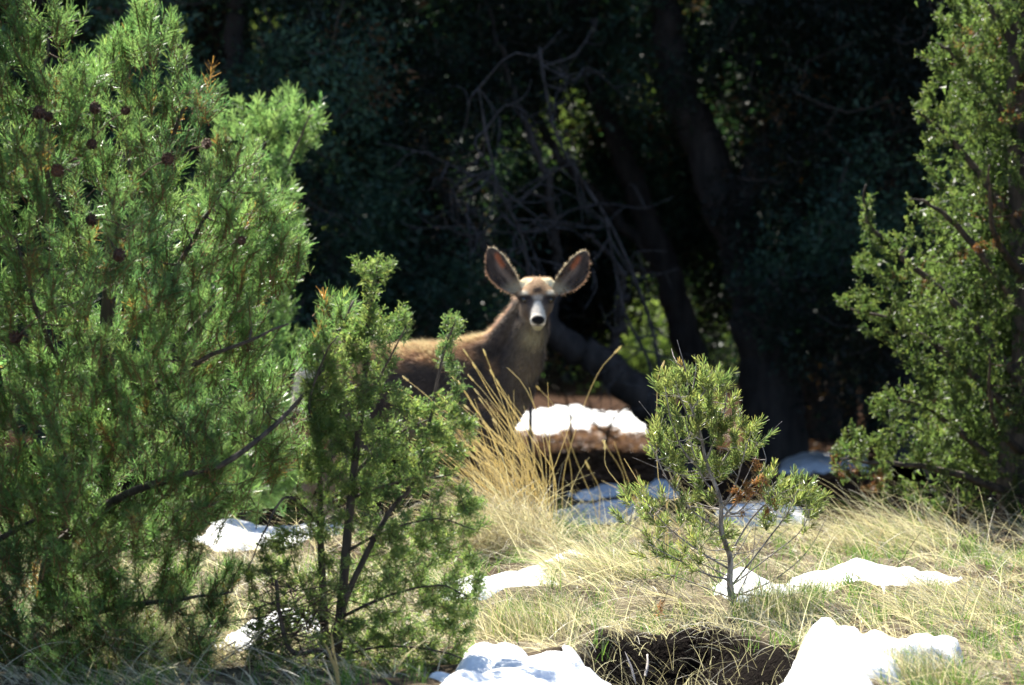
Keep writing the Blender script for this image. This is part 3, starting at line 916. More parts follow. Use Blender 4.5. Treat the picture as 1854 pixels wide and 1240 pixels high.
def cone_mesh(mb, c, r, ax):
    """a pinyon cone: a small egg of overlapping scales"""
    R = frames(np.array([ax]), np.array([rng.uniform(0, 6)]))[0]
    V, F = ball(np.zeros(3), np.array([r * .6, r * .6, r * .8]), 8, 6)
    mb.add(V @ R.T + c, F[:, ::-1], (.05, .025, .012))
    k = 0
    for i in range(5):
        zz = (i / 4 - .5) * 1.3 * r; rr = r * .62 * math.sqrt(max(.15, 1 - (zz / r) ** 2 * 1.4))
        for j in range(8):
            ph = (j + .5 * (i % 2)) * math.pi / 4 + .2 * i
            rad = np.array([math.cos(ph), math.sin(ph), 0]); tan = np.array([-math.sin(ph), math.cos(ph), 0]); up = np.array([0, 0, 1.0])
            b = rad * rr + up * zz; w = r * .24; tipv = rad * (rr + r * .5) + up * (zz + r * .22)
            q = np.array([b - tan * w, b + tan * w, tipv + tan * w * .8, tipv - tan * w * .8, tipv + up * r * .12 - tan * w * .7, tipv + up * r * .12 + tan * w * .7, b + up * r * .2])
            mb.add(q @ R.T + c, [np.array([[0, 1, 2, 3], [3, 2, 5, 4]]), np.array([[4, 5, 6]])], (.12, .06, .03))
for (x, y, d, s) in [(70, 205, -.35, 1.15), (88, 212, -.3, .9), (172, 197, -.3, 1), (228, 200, -.3, .8), (375, 262, -.2, .9), (303, 288, -.35, 1.05), (104, 308, -.35, 1.1), (136, 297, -.3, .9), (165, 262, -.25, .9), (438, 436, -.3, .75), (165, 400, -.3, 1.0), (215, 464, -.45, 1.1), (30, 610, -.45, 1.1)]:
    mb = MB(); c = at(x, y, PY + d * 1.3 - .16); cone_mesh(mb, c, .018 * s, unit(np.array([rng.uniform(-.5, .5), -.6, rng.uniform(-.2, .8)])))
    j = int(np.argmin(np.linalg.norm(lines[:, -1] - c, axis=1)))
    tubes(mb, np.array([lines[j, -1], (lines[j, -1] + c) / 2 + [0, 0, .01], c]), np.array([.002, .002, .002]), 5)
    mb.build('cone', M_CONE, pinyon)

_p = rng.uniform(0, 1, (1300, 3)); _P = np.array([at(-700 + 640 * a, -500 + 1700 * b, PY + .7 * (2 * c_ - 1)) for a, b, c_ in _p])
_q = rng.uniform(0, 1, (500, 3)); _P = np.concatenate([_P, np.array([at(-560 + 560 * a, -460 + 300 * b, PY + .6 * (2 * c_ - 1)) for a, b, c_ in _q])])
mb = MB(); dress(mb, [leaf_clump(TR, .10, 14, .020) for _ in range(3)], _P, unit(rng.normal(0, 1, _P.shape)), rng.uniform(.8, 1.3, len(_P)), np.tile(g, (len(_P), 1)))
mb.build('foliage', M_NEEDLE, pinyon, kind='stuff')  # unseen clumps outside the frame, added to shade the lower left
# ================================================================ second pinyon, behind
QY = 25.8
qp = [(380, 215), (430, 180), (478, 176), (528, 164), (590, 182), (594, 222), (582, 262), (560, 300), (563, 350), (545, 396), (560, 450), (540, 520), (555, 620), (530, 760), (560, 900), (420, 960), (330, 960), (280, 800), (300, 500), (350, 300)]
base = at(450, 1010, QY); base[2] = terrain(base[0], base[1])
pin2 = thing('pinyon_pine', 'smaller blurred pinyon pine showing behind the right edge of the large pinyon', 'tree', base)
T0 = (catmull([base] + [at(x, y, QY) for x, y in ((445, 850), (455, 650), (460, 450), (470, 300), (500, 200))], 24), np.linspace(.035, .006, 24)); limbs = [T0]
add_limb(pin2, 'trunk', T0, M_BARK)
for pix in ([(458, 560), (500, 440), (530, 380)], [(462, 420), (520, 300), (560, 210)], [(450, 700), (390, 560), (370, 400)], [(448, 800), (500, 720), (530, 640)]):
    Lb = limb(pix, QY, .012, .003, 12, [0, -.1, -.2]); limbs.append(Lb); add_limb(pin2, 'branch', Lb, M_BARK, 6)
tips = sample_crown(qp, 420, QY, .5, .1, seed=2, gap=.3)
lines, radii, dirs = grow(limbs, tips)
pos, dd = along(lines, dirs, 1, .5); dd = shoot_dirs(dd, pos, at(450, 600, QY)); pos = pos - dd * .11
mb = MB(); tubes(mb, lines, radii, 3, (.10, .07, .05)); mb.build('twig', tint_mat('pine_twig_far', .75, .25), pin2, kind='stuff')
tq = [needle_shoot_cheap(TR, .13, 44, .040, .0018) for _ in range(4)]
cols = lerp(g, yg, rng.random((len(pos), 1)))
mb = MB(); dress(mb, tq, pos, dd, rng.uniform(.85, 1.2, len(pos)), cols); mb.build('foliage', M_NEEDLE, pin2, kind='stuff')

# ================================================================ middle juniper
JY = 18.35
jp = [(432, 1290), (440, 1010), (520, 930), (545, 850), (560, 760), (545, 700), (560, 640), (590, 600), (618, 600), (640, 560), (662, 545), (662, 528), (636, 512), (640, 468), (680, 458), (716, 472), (712, 505), (690, 530), (676, 548), (700, 560), (742, 548), (752, 590), (728, 625), (722, 680), (752, 720), (785, 690), (792, 620), (802, 565), (836, 572), (832, 610), (812, 640), (840, 660), (846, 690), (838, 735), (862, 760), (872, 800), (850, 838), (838, 870), (878, 905), (886, 960), (878, 1010), (890, 1030), (866, 1090), (862, 1150), (852, 1200), (860, 1290)]
base = at(600, 1250, JY); base[2] = terrain(base[0], base[1]) - .02
jun = thing('juniper', 'slender sunlit young juniper with pointed tops standing in front of the deer body', 'tree', base)
limbs = []
for k, (pix, r0, r1, d) in enumerate([
    ([(606, 1200), (618, 1100), (628, 980), (640, 860), (652, 760), (662, 660), (668, 560), (680, 500), (686, 470)], .021, .0035, 0),
    ([(590, 1200), (585, 1080), (580, 960), (578, 850), (572, 740), (575, 640)], .018, .004, .12),
    ([(618, 1110), (665, 1000), (710, 920), (745, 880), (772, 790), (790, 700), (806, 630), (826, 578)], .012, .0025, -.05),
    ([(590, 1180), (530, 1180), (508, 1120), (500, 1050)], .010, .006, -.15)]):
    P = catmull([base + [0.0, 0, .01]] + [at(x, y, JY + d) for x, y in pix], 30); Lb = (P, np.linspace(r0, r1, 30)); limbs.append(Lb)
    add_limb(jun, 'trunk' if k < 2 else 'branch', Lb, M_JUNBARK, 9)
for pix, d in [([(625, 1000), (700, 960), (790, 940), (860, 960)], -.25), ([(612, 1120), (700, 1080), (790, 1060), (850, 1080)], -.3), ([(600, 1190), (700, 1170), (800, 1180), (850, 1200)], -.25), ([(640, 860), (700, 800), (780, 760), (840, 780)], .25), ([(655, 740), (700, 660), (735, 590)], -.12),
               ([(580, 950), (520, 900), (480, 960), (450, 1030)], -.2), ([(585, 1100), (520, 1130), (460, 1150)], .2), ([(575, 800), (560, 730), (590, 640), (610, 610)], -.15), ([(606, 1200), (560, 1230), (480, 1240)], -.3), ([(640, 900), (730, 870), (820, 860)], -.2)]:
    Lb = limb(pix, JY, .006, .0018, 12, list(np.linspace(0, d, len(pix)))); limbs.append(Lb); add_limb(jun, 'branch', Lb, M_JUNBARK, 6)
def jdens(x, y): return np.where((y > 900) & (x < 640), .8, 1.0) * np.where((y > 1040) & (x < 560), .6, 1) * np.where(y < 640, 1.3, 1)
tips = sample_crown(jp, 1600, JY, .34, .04, seed=3, gap=.34, gs=40, dens=jdens)
lines, radii, dirs = grow(limbs, tips, .0010, .004, up=.3)
pos, dd = along(lines, dirs, 2, .35, 1.0)
dd = unit(dd + unit((pos - at(640, 900, JY)) * [1, 1, .2]) * .35 + [0, 0, .35] + rng.normal(0, .3, pos.shape))
mb = MB(); tubes(mb, lines, radii, 4, (.11, .065, .04)); mb.build('twig', tint_mat('juniper_twig', .8, .2), jun, kind='stuff')
tj = [scale_spray(TR, .062, 8, .0013, 2, 1) for _ in range(6)]; pos = pos - dd * .035
jg, jy, jd = np.array([.070, .118, .045]), np.array([.15, .185, .075]), np.array([.040, .078, .045])
cols = lerp(jg, jy, rng.random((len(pos), 1)) ** 1.4); cols = lerp(cols, jd, sst(.45, .75, vnoise(pos[:, 0], pos[:, 2], .2, 77))[:, None] * .6)
mb = MB(); dress(mb, tj, pos, dd, rng.uniform(.65, 1.1, len(pos)), cols); mb.build('foliage', M_SCALE, jun, kind='stuff')
# bare dead twigs low on the left of the juniper
mb = MB(); n = 170
a = np.array([at(rng.uniform(490, 600), rng.uniform(1060, 1210), JY + rng.uniform(-.2, .2)) for _ in range(n)])
v = unit(rng.normal(0, 1, (n, 3)) * [1, .6, .45] + [-.4, 0, -.05]) * rng.uniform(.08, .28, (n, 1))
m_ = a + v * .5 + rng.normal(0, .02, (n, 3))
tubes(mb, np.stack([a, m_, a + v], 1), np.tile([.0022, .0016, .0008], (n, 1)), 4, (.07, .05, .04))
mb.build('dead_twig', tint_mat('dead_twig', .85, .2), jun, kind='stuff')

# ================================================================ right juniper
RY = 25.3
rp = [(1690, -120), (1692, 10), (1680, 55), (1664, 105), (1690, 140), (1652, 175), (1640, 200), (1655, 232), (1676, 262), (1660, 290), (1678, 325), (1640, 335), (1632, 350), (1648, 400), (1610, 428), (1590, 400), (1582, 350), (1566, 322), (1548, 358), (1560, 400), (1548, 430), (1528, 452), (1550, 480), (1552, 520), (1510, 542), (1526, 575), (1532, 606), (1580, 612), (1602, 645), (1650, 660), (1640, 690), (1590, 700), (1568, 730), (1580, 760), (1618, 778), (1560, 775), (1522, 752), (1508, 790), (1500, 822), (1512, 860), (1500, 885), (1530, 905), (1600, 905), (1650, 938), (1740, 965), (1850, 985), (2080, 985), (2140, -120)]
base = at(1850, 985, RY + .25); base[2] = terrain(base[0], base[1]) - .03
rj = thing('juniper', 'tall dense juniper on the right edge, sunlit along its left side and dark inside', 'tree', base)
limbs = []
T0 = (catmull([base] + [at(x, y, RY + .2) for x, y in ((1840, 850), (1860, 650), (1850, 400), (1840, 150), (1850, -100))], 40), np.linspace(.10, .03, 40)); limbs.append(T0)
add_limb(rj, 'trunk', T0, M_JUNBARK, 12)
for pix, d in [([(1845, 900), (1740, 860), (1620, 840), (1520, 830)], -.3), ([(1845, 880), (1760, 800), (1680, 740), (1600, 720)], -.1), ([(1850, 760), (1740, 660), (1640, 590), (1540, 560)], -.1), ([(1855, 700), (1740, 560), (1640, 470), (1570, 400), (1568, 330)], -.2),
               ([(1850, 560), (1760, 440), (1700, 380), (1650, 360)], -.3), ([(1850, 420), (1760, 300), (1700, 230), (1660, 200)], -.2), ([(1845, 250), (1760, 130), (1700, 80)], -.3), ([(1848, 100), (1780, 0), (1720, -60)], 0),
               ([(1850, 800), (1900, 650), (1950, 500)], -.4), ([(1850, 600), (1950, 400), (2000, 200)], 0), ([(1850, 300), (1950, 150), (2000, 0)], -.3), ([(1850, 820), (1800, 760), (1790, 640)], -.8), ([(1850, 500), (1800, 420), (1790, 300)], -.8)]:
    Lb = limb(pix, RY + .15, .022, .004, 14, list(np.linspace(0, d, len(pix)))); limbs.append(Lb); add_limb(rj, 'branch', Lb, M_JUNBARK, 7)
tips = sample_crown(rp, 2150, RY, .95, .06, seed=4, gap=.36, gs=70)
lines, radii, dirs = grow(limbs, tips, .0014, .008, up=.3)
pos, dd = along(lines, dirs, 2, .3, 1.0)
dd = unit(dd + unit((pos - at(1830, 600, RY)) * [1, 1, .2]) * .4 + [0, 0, .4] + rng.normal(0, .3, pos.shape))
mb = MB(); _s = slice(0, None, 3); tubes(mb, lines[_s], radii[_s], 3, (.10, .06, .04)); mb.build('twig', tint_mat('juniper_twig_far', .8, .2), rj, kind='stuff')
tj2 = [scale_spray(TR, .066, 8, .0017, 3, 1) for _ in range(6)]; pos = pos - dd * .04
cols = lerp(np.array([.034, .060, .024]), np.array([.095, .125, .045]), rng.random((len(pos), 1)) ** 1.3)
reddish = (vnoise(pos[:, 0], pos[:, 2], .18, 88) > .68) & (rng.random(len(pos)) < .5)
cols[reddish] = (.09, .045, .025)
mb = MB(); dress(mb, tj2, pos, dd, rng.uniform(.7, 1.25, len(pos)), cols); mb.build('foliage', M_SCALE, rj, kind='stuff')

_p = rng.uniform(0, 1, (1900, 3)); _P = np.array([at(1740 + 520 * a, -1250 + 1060 * b, RY + .7 + 1.2 * (2 * c_ - 1)) for a, b, c_ in _p])
_P = _P[np.abs(_P[:, 0] - 2.45) < .35 + .75 * (4.6 - _P[:, 2]) / 2.4]
_q = rng.uniform(0, 1, (900, 3)); _P = np.concatenate([_P, np.array([at(1770 + 400 * a, -60 + 900 * b, RY + .8 + 1.0 * c_) for a, b, c_ in _q])])
_q = rng.uniform(0, 1, (700, 3)); _P = np.concatenate([_P, np.array([at(2000 + 300 * a, -100 + 1060 * b, RY + .3 + .8 * (2 * c_ - 1)) for a, b, c_ in _q])])
_q = rng.uniform(0, 1, (1500, 3)); _q = np.array([at(1690 + 340 * a, -60 + 900 * b, RY + .25 + .55 * c_) for a, b, c_ in _q]); _P = np.concatenate([_P, _q[poly_sd(rp, (_q[:, 0] / _q[:, 1]) * F_PX + W_PX / 2, HZ - (_q[:, 2] - CAM_H) / _q[:, 1] * F_PX) < -90]])
mb = MB(); dress(mb, [leaf_clump(TR, .15, 40, .015) for _ in range(3)], _P, unit(rng.normal(0, 1, _P.shape)), rng.uniform(.8, 1.3, len(_P)), np.tile([.05, .075, .025], (len(_P), 1)))
mb.build('foliage', M_SCALE, rj, kind='stuff')  # clumps added above, behind and inside the crown to block sun
# ================================================================ pine sapling
SY = 20.75
base = at(1337, 1112, SY); base[2] = terrain(base[0], base[1]) - .01
sap = thing('pine_sapling', 'small thin pine sapling with bare dead leader and orange dead sprigs, right of the deer', 'tree', base)
T0 = (catmull([base] + [at(x, y, SY) for x, y in ((1322, 1065), (1322, 1010), (1306, 960), (1304, 905), (1280, 840), (1268, 785), (1248, 725), (1242, 675), (1226, 615))], 40), np.linspace(.017, .0016, 40) ** 1.0)
T0 = (T0[0], np.interp(np.linspace(0, 1, 40), [0, .12, .6, 1], [.020, .012, .006, .0012])); limbs = [T0]
M_SAP = bark_mat('sapling_bark', (.14, .115, .105), (.50, .45, .42), 70)
add_limb(sap, 'trunk', T0, M_SAP, 9)
live = [([(1310, 960), (1260, 930), (1215, 880), (1190, 830), (1175, 800)], -.1), ([(1305, 925), (1330, 880), (1345, 830), (1360, 780)], -.1), ([(1290, 870), (1240, 820), (1215, 760), (1205, 700)], -.1), ([(1280, 830), (1305, 770), (1315, 710), (1300, 670)], .1), ([(1262, 790), (1240, 740), (1222, 690)], -.1),
        ([(1300, 900), (1270, 860), (1250, 800), (1240, 760)], -.15), ([(1306, 940), (1350, 890), (1385, 840), (1378, 800)], .1), ([(1255, 740), (1280, 700), (1290, 670)], .0), ([(1318, 1010), (1360, 940), (1400, 900), (1410, 890)], -.05), ([(1325, 1060), (1380, 990), (1425, 930), (1445, 885)], -.1),
        ([(1300, 905), (1330, 930), (1370, 890), (1384, 870)], -.12), ([(1320, 1030), (1270, 1000), (1215, 960), (1180, 920)], -.12), ([(1325, 1050), (1280, 1040), (1220, 1010), (1175, 985)], -.2), ([(1290, 860), (1330, 800), (1340, 745)], -.05)]
for pix, d in live:
    Lb = limb(pix, SY, .0045, .0015, 12, list(np.linspace(0, d, len(pix)))); limbs.append(Lb); add_limb(sap, 'branch', Lb, M_SAP, 6)
bare = [[(1325, 1060), (1390, 1010), (1450, 960), (1475, 900)], [(1322, 1045), (1250, 1010), (1160, 960), (1130, 945)], [(1330, 1085), (1240, 1050), (1170, 1030)], [(1330, 1080), (1400, 1050), (1460, 1000), (1500, 930)], [(1330, 1090), (1360, 1020), (1370, 930)], [(1240, 680), (1222, 650), (1216, 632)], [(1236, 665), (1212, 650)], [(1252, 715), (1260, 670), (1258, 640)], [(1268, 790), (1235, 755)], [(1272, 800), (1238, 775), (1228, 772)], [(1330, 1075), (1420, 1080), (1470, 1060)]]
for _ in range(26):
    j_ = rng.integers(3, 22); a_ = T0[0][j_]; e_ = a_ + np.array([rng.choice([-1, 1]) * rng.uniform(.08, .32), rng.uniform(-.2, .2), rng.uniform(.02, .26)]); i_ = (a_ + e_) / 2 + [0, 0, -.03]
    Lb = (catmull([a_, i_, e_], 9), np.linspace(.0022, .0007, 9)); add_limb(sap, 'branch', Lb, M_SAP, 5)
for pix in bare:
    Lb = limb(pix, SY, .0032, .0008, 10, list(np.linspace(0, rng.uniform(-.2, .2), len(pix)))); add_limb(sap, 'branch', Lb, M_SAP, 5)
sp = [(1222, 668), (1262, 664), (1290, 668), (1310, 690), (1322, 730), (1340, 760), (1362, 768), (1376, 800), (1388, 830), (1360, 850), (1330, 856), (1310, 890), (1270, 905), (1230, 880), (1200, 868), (1180, 830), (1168, 800), (1190, 775), (1205, 745), (1192, 715)]
tips = sample_crown(sp, 120, SY, .22, .05, seed=6, gap=.38, gs=30)
t2 = np.array([at(x + rng.normal(0, 10), y + rng.normal(0, 10), SY + rng.normal(0, .06)) for x, y in [(1445, 895), (1440, 910), (1450, 925), (1425, 925), (1405, 900), (1395, 895), (1385, 880), (1410, 915), (1378, 862), (1178, 905), (1200, 915), (1190, 935), (1240, 935), (1225, 950), (1255, 915), (1180, 985), (1195, 1000), (1215, 1015), (1235, 1005), (1280, 1010), (1260, 985), (1215, 1140), (1230, 1130), (1390, 930), (1460, 940)]])
t3 = sample_crown([(1140, 890), (1300, 880), (1320, 990), (1240, 1070), (1160, 1010), (1120, 940)], 34, SY, .2, .08, seed=7, gap=.2); t4 = sample_crown([(1370, 880), (1480, 880), (1490, 930), (1440, 1000), (1370, 960)], 22, SY, .15, .06, seed=8, gap=.2)
tips = np.concatenate([tips, t2, t3, t4])
lines, radii, dirs = grow(limbs, tips, .0011, .004, up=.3)
pos, dd = along(lines, dirs, 1, .5, .8); dd = shoot_dirs(dd, pos, at(1290, 900, SY), .8, .35)
mb = MB(); tubes(mb, lines, radii, 5, (.42, .37, .34)); mb.build('twig', tint_mat('sapling_twig', .8, .2), sap, kind='stuff')
ts = [needle_shoot(TR, .060, 34, .030, .0014, (25, 60), 8) for _ in range(5)]
k = rng.random((len(pos), 1)); cols = lerp(np.array([.078, .105, .040]), np.array([.15, .16, .060]), k)
toppy = pos[:, 2] > at(0, 690, SY)[2]
cols[toppy & (rng.random(len(pos)) < .5)] = (.17, .11, .05)
mb = MB(); dress(mb, ts, pos, dd, rng.uniform(.75, 1.15, len(pos)), cols); mb.build('foliage', M_NEEDLE, sap, kind='stuff')
to = [needle_shoot(TR, .035, 34, .024, .0012, (20, 75), 8) for _ in range(3)]
spots = [(1345, 888), (1352, 880), (1340, 880), (1378, 868), (1370, 876), (1384, 880), (1376, 855), (1355, 910), (1348, 914), (1395, 915), (1402, 908), (1190, 1112), (1196, 1108)]
for x, y in spots[::2]:
    P0 = np.array([at(x + rng.normal(0, 4), y + rng.normal(0, 4), SY - .1 + rng.normal(0, .02)) for _ in range(3)])
    mb = MB(); dress(mb, to, P0, unit(rng.normal(0, 1, (3, 3)) + [0, 0, .2]), rng.uniform(.8, 1.1, 3), np.tile([.21, .10, .05], (3, 1)))
    j = int(np.argmin(np.linalg.norm(lines[:, -1] - P0[0], axis=1)))
    tubes(mb, np.array([lines[j, -1], (lines[j, -1] + P0[0]) / 2, P0[0]]), np.array([.0012] * 3), 4, (.25, .2, .17))
    o = mb.build('dead_sprig', M_NEEDLE, sap, kind='stuff'); o['label'] = 'orange dead needles'
# ---------------------------------------------------------------- grass
def blades(mb, root, az, lean, length, width, cols, curl=.8, k=4):
    """curved flat blades; lean = starting angle from vertical, curl = how far they arch over"""
    n = len(root); t = np.linspace(0, 1, k)
    ang = lean[:, None] + (curl if np.ndim(curl) else np.full(n, curl))[:, None] * t[None] ** 1.2
    st = length[:, None] / (k - 1)
    dz = np.cos(ang) * st; dh = np.sin(ang) * st
    z = np.concatenate([np.zeros((n, 1)), np.cumsum(dz[:, :-1], 1)], 1); hh = np.concatenate([np.zeros((n, 1)), np.cumsum(dh[:, :-1], 1)], 1)
    P = np.stack([root[:, 0:1] + hh * np.cos(az)[:, None], root[:, 1:2] + hh * np.sin(az)[:, None], root[:, 2:3] + z], 2)
    P[:, 1:, 2] = np.maximum(P[:, 1:, 2], terrain(P[:, 1:, 0], P[:, 1:, 1]) + .003)
    tw = rng.uniform(0, 3.14, n)
    S = np.stack([-np.sin(az) * np.cos(tw), np.cos(az) * np.cos(tw), np.sin(tw) * .8], 1)
    wk = np.linspace(1, .25, k)
    V = np.stack([P - S[:, None] * (width[:, None] * wk)[..., None], P + S[:, None] * (width[:, None] * wk)[..., None]], 2)
    q = np.array([(2 * i, 2 * i + 1, 2 * i + 3, 2 * i + 2) for i in range(k - 1)])
    F = (q[None] + (np.arange(n) * 2 * k)[:, None, None]).reshape(-1, 4)
    mb.add(V.reshape(-1, 3), F, np.repeat(cols, 2 * k, 0))
    return P

STRAW = np.array([.48, .42, .30]); PALE = np.array([.66, .62, .50]); GREEN = np.array([.07, .17, .035]); BROWN = np.array([.16, .10, .055])
def field(n, x0, x1, y0, y1, seed, clump=.10):
    x = rng.uniform(x0, x1, n); y = rng.uniform(y0, y1, n)
    w = np.abs(x) < (y * .094 + .15); x, y = x[w], y[w]
    # gather towards clump centres
    cx = np.round(x / clump) * clump + .6 * clump * (_hash(np.round(x / clump), np.round(y / clump), seed) - .5)
    cy = np.round(y / clump) * clump + .6 * clump * (_hash(np.round(y / clump), np.round(x / clump), seed + 1) - .5)
    p = rng.uniform(.1, .75, len(x))
    x, y = lerp(x, cx, p), lerp(y, cy, p)
    return x, y
def off_snow(x, y, m=-.05):
    k = np.ones(len(x), bool)
    for G in SNOW:
        lo, hi = G.min(0) - .3, G.max(0) + .3
        near_ = (x > lo[0]) & (x < hi[0]) & (y > lo[1]) & (y < hi[1])
        if near_.any():
            i = np.nonzero(near_)[0]
            sd = poly_sd(G, x[i], y[i]) + .06 * (vnoise(x[i], y[i], .15, 90) - .5)
            k[i[sd < m + .03]] = False
    return k
def pitd(x, y): return np.sqrt(((x - .60) / .42) ** 2 + ((y - 18.5) / 1.28) ** 2)

mb = MB()
# matted straw
x, y = field(56000, -2.6, 2.6, 17.3, 26.4, 3, .13)
k = off_snow(x, y) & (vnoise(x, y, .3, 41) < rng.uniform(.36, .70, len(x))) & ((pitd(x, y) > 1.02) | (rng.random(len(x)) < .006))
x, y = x[k], y[k]; n = len(x)
gz = vnoise(x, y, .6, 43); az = math.pi * (1.02 + .9 * (vnoise(x, y, .5, 44, 2) - .5)) + rng.normal(0, .7, n)
cl = vnoise(x, y, .28, 45, 2)
ln = rng.gamma(4, .025, n) * (.6 + .9 * cl); ln = np.clip(ln * .8, .03, .26)
c = lerp(STRAW, PALE, rng.random((n, 1))); c = lerp(c, BROWN, ((rng.random(n) < .18) * rng.random(n))[:, None])
root = np.stack([x, y, terrain(x, y)], 1)
blades(mb, root, az, rng.uniform(.5, 1.35, n), ln, rng.uniform(.0010, .0026, n), c, curl=rng.uniform(.2, 1.2, n), k=4)
mb.build('dry_grass', M_GRASS, kind='stuff')
mb = MB()
# green blades
x, y = field(64000, -2.6, 2.6, 17.3, 26.2, 5, .16)
gn = vnoise(x, y * .5, .3, 47); k = off_snow(x, y, -.02) & (gn > rng.uniform(.40, .58, len(x))) & (pitd(x, y) > 1.0)
x, y = x[k], y[k]; n = len(x); root = np.stack([x, y, terrain(x, y)], 1)
c = lerp(GREEN, np.array([.17, .28, .06]), rng.random((n, 1)))
blades(mb, root, rng.uniform(0, 6.28, n), rng.uniform(.1, .8, n), rng.gamma(6, .010, n), rng.uniform(.0014, .0028, n), c, curl=rng.uniform(.1, .9, n), k=3)
mb.build('green_grass', M_GRASS, kind='stuff')

mb = MB()
x, y = field(4200, -2.6, 2.6, 17.4, 25.8, 8, .2); k = off_snow(x, y, -.04) & (pitd(x, y) > 1.05); x, y = x[k], y[k]; n = len(x)
c = lerp(STRAW, PALE * 1.1, rng.random((n, 1))); c = lerp(c, BROWN, ((rng.random(n) < .2))[:, None] * .8)
blades(mb, np.stack([x, y, terrain(x, y) + .01], 1), math.pi * rng.choice([1.0, 1.0, 0.1, 1.4], n) + rng.normal(0, .5, n), rng.uniform(.4, 1.4, n), rng.uniform(.16, .42, n), rng.uniform(.0010, .0022, n), c, curl=rng.uniform(.1, 1.0, n), k=6)
mb.build('loose_straw', M_GRASS, kind='stuff')
# ---- grass tussocks: things of their own
def seed_head(mb, p, d, l, r, col):
    P = np.array([p + d * l * t for t in (0, .15, .45, .8, 1.0)]) ; R = np.array([.3, .9, 1.0, .75, .15]) * r
    tubes(mb, P, R, 6, col, .5)
    n = 26; t = rng.uniform(.05, .98, n)[:, None]; a = P[0] + (P[-1] - P[0]) * t; dv = unit(rng.normal(0, 1, (n, 3)) + d * .9)
    s = unit(np.cross(dv, rng.normal(0, 1, (n, 3)))) * .0006
    V = np.stack([a - s, a + s, a + dv * r * 2.2], 1).reshape(-1, 3); mb.add(V, np.arange(3 * n).reshape(-1, 3), np.asarray(col) * 1.2)

def stalk(parent, pix, Y0, d=0, head=True, w=.0016, hl=.035, col=(.78, .67, .43), hr=.0042):
    P = catmull([at(x, y, Y0 + d * i / max(1, len(pix) - 1)) for i, (x, y) in enumerate(pix)], 12)
    P[0, 2] = min(P[0, 2], float(terrain(P[0, 0], P[0, 1])) + .03)
    mb = MB(); tubes(mb, P, np.linspace(w, w * .5, 12), 4, np.array(col) * rng.uniform(.85, 1.15))
    o = mb.build('stalk', M_GRASS, parent)
    if head:
        mb = MB(); dv = unit(P[-1] - P[-2]); seed_head(mb, P[-1], dv, hl, hr, np.array([.78, .68, .44]))
        mb.build('seed_head', M_GRASS, o)
    return o

def tussock(name, label, px, py, n, r, lmean, azm, col_mix, green=.1, spread=.9, curl=(.5, 1.5), group=None, lean=(0, .6)):
    b = ground_at(px, py)
    t = thing(name, label, 'grass', b, group)
    a = rng.uniform(0, 6.28, n); rr = r * np.sqrt(rng.random(n))
    root = np.stack([b[0] + rr * np.cos(a), b[1] + rr * np.sin(a), b[2] + 0 * a], 1); root[:, 2] = terrain(root[:, 0], root[:, 1])
    az = a * 0 + azm + rng.normal(0, spread, n)
    c = lerp(STRAW, PALE, rng.random((n, 1)) * col_mix); c = lerp(c, BROWN, (rng.random(n) < .2)[:, None] * .7)
    gk = rng.random(n) < green; c[gk] = lerp(GREEN, np.array([.22, .34, .05]), rng.random((gk.sum(), 1)))
    mb = MB(); blades(mb, root, az, rng.uniform(*lean, n), rng.gamma(8, lmean / 8, n), rng.uniform(.0008, .0021, n), c, curl=rng.uniform(*curl, n), k=6)
    mb.build('blade', M_GRASS, t, kind='stuff')
    return t

TY = 23.9
tu = tussock('grass_tussock', 'tall golden dry grass tussock with seed heads leaning left beside the deer chest', 930, 1000, 3200, .20, .26, math.pi, .7, .04, 1.2, (.7, 1.9), lean=(.1, .9))
# leaning golden stalks: foot and head positions as in the picture
heads = [(848, 645), (880, 645), (826, 690), (836, 700), (868, 715), (905, 700), (830, 732), (850, 742), (862, 668), (895, 682), (800, 720), (740, 690), (735, 712), (765, 760), (820, 770), (845, 780), (872, 765), (890, 740), (915, 720), (812, 800), (790, 820), (780, 770), (858, 690), (876, 732), (900, 770), (840, 815), (925, 745), (770, 850), (800, 860), (760, 800), (935, 790), (910, 800)]
for i, (hx, hy) in enumerate(heads):
    fx = 955 + rng.uniform(-45, 48); fy = 975 + rng.uniform(-35, 20)
    mx, my = lerp(hx, fx, .5) + 26 + rng.uniform(-8, 10), lerp(hy, fy, .45)
    qx, qy = lerp(hx, fx, .15) + 8, lerp(hy, fy, .12) - 2
    stalk(tu, [(fx, fy), (mx + 6, my), (qx, qy), (hx, hy)], TY + rng.uniform(-.15, .1), rng.uniform(-.1, .1), head=i < 14 or rng.random() < .35, w=.0019, hl=.036)
for i in range(120):
    fx = 945 + rng.uniform(-60, 62); fy = 980 + rng.uniform(-40, 22); L = rng.uniform(120, 270); a = rng.normal(-.42, .26)
    hx, hy = fx + L * math.sin(a), fy - L * math.cos(a)
    mx, my = lerp(fx, hx, .5) + rng.uniform(0, 22), lerp(fy, hy, .55)
    stalk(tu, [(fx, fy), (mx, my), (hx, hy)], TY + rng.uniform(-.2, .2), rng.uniform(-.1, .1), head=False, w=.0015, col=(.78, .67, .43))
for pix, h in [([(1000, 940), (1002, 860), (985, 780), (950, 700), (918, 665)], False), ([(1008, 900), (1000, 850), (960, 790), (900, 700)], False), ([(960, 960), (930, 860), (850, 790), (800, 760)], True), ([(1003, 930), (960, 840), (880, 790), (800, 740)], False)]:
    stalk(tu, pix, TY, 0, head=h, w=.0022)
tussock('grass_tussock', 'short green grass clump at the right foot of the tall golden tussock', 1000, 985, 500, .12, .11, 1.2, .6, .75, 1.5, (.1, .8), lean=(0, .5))
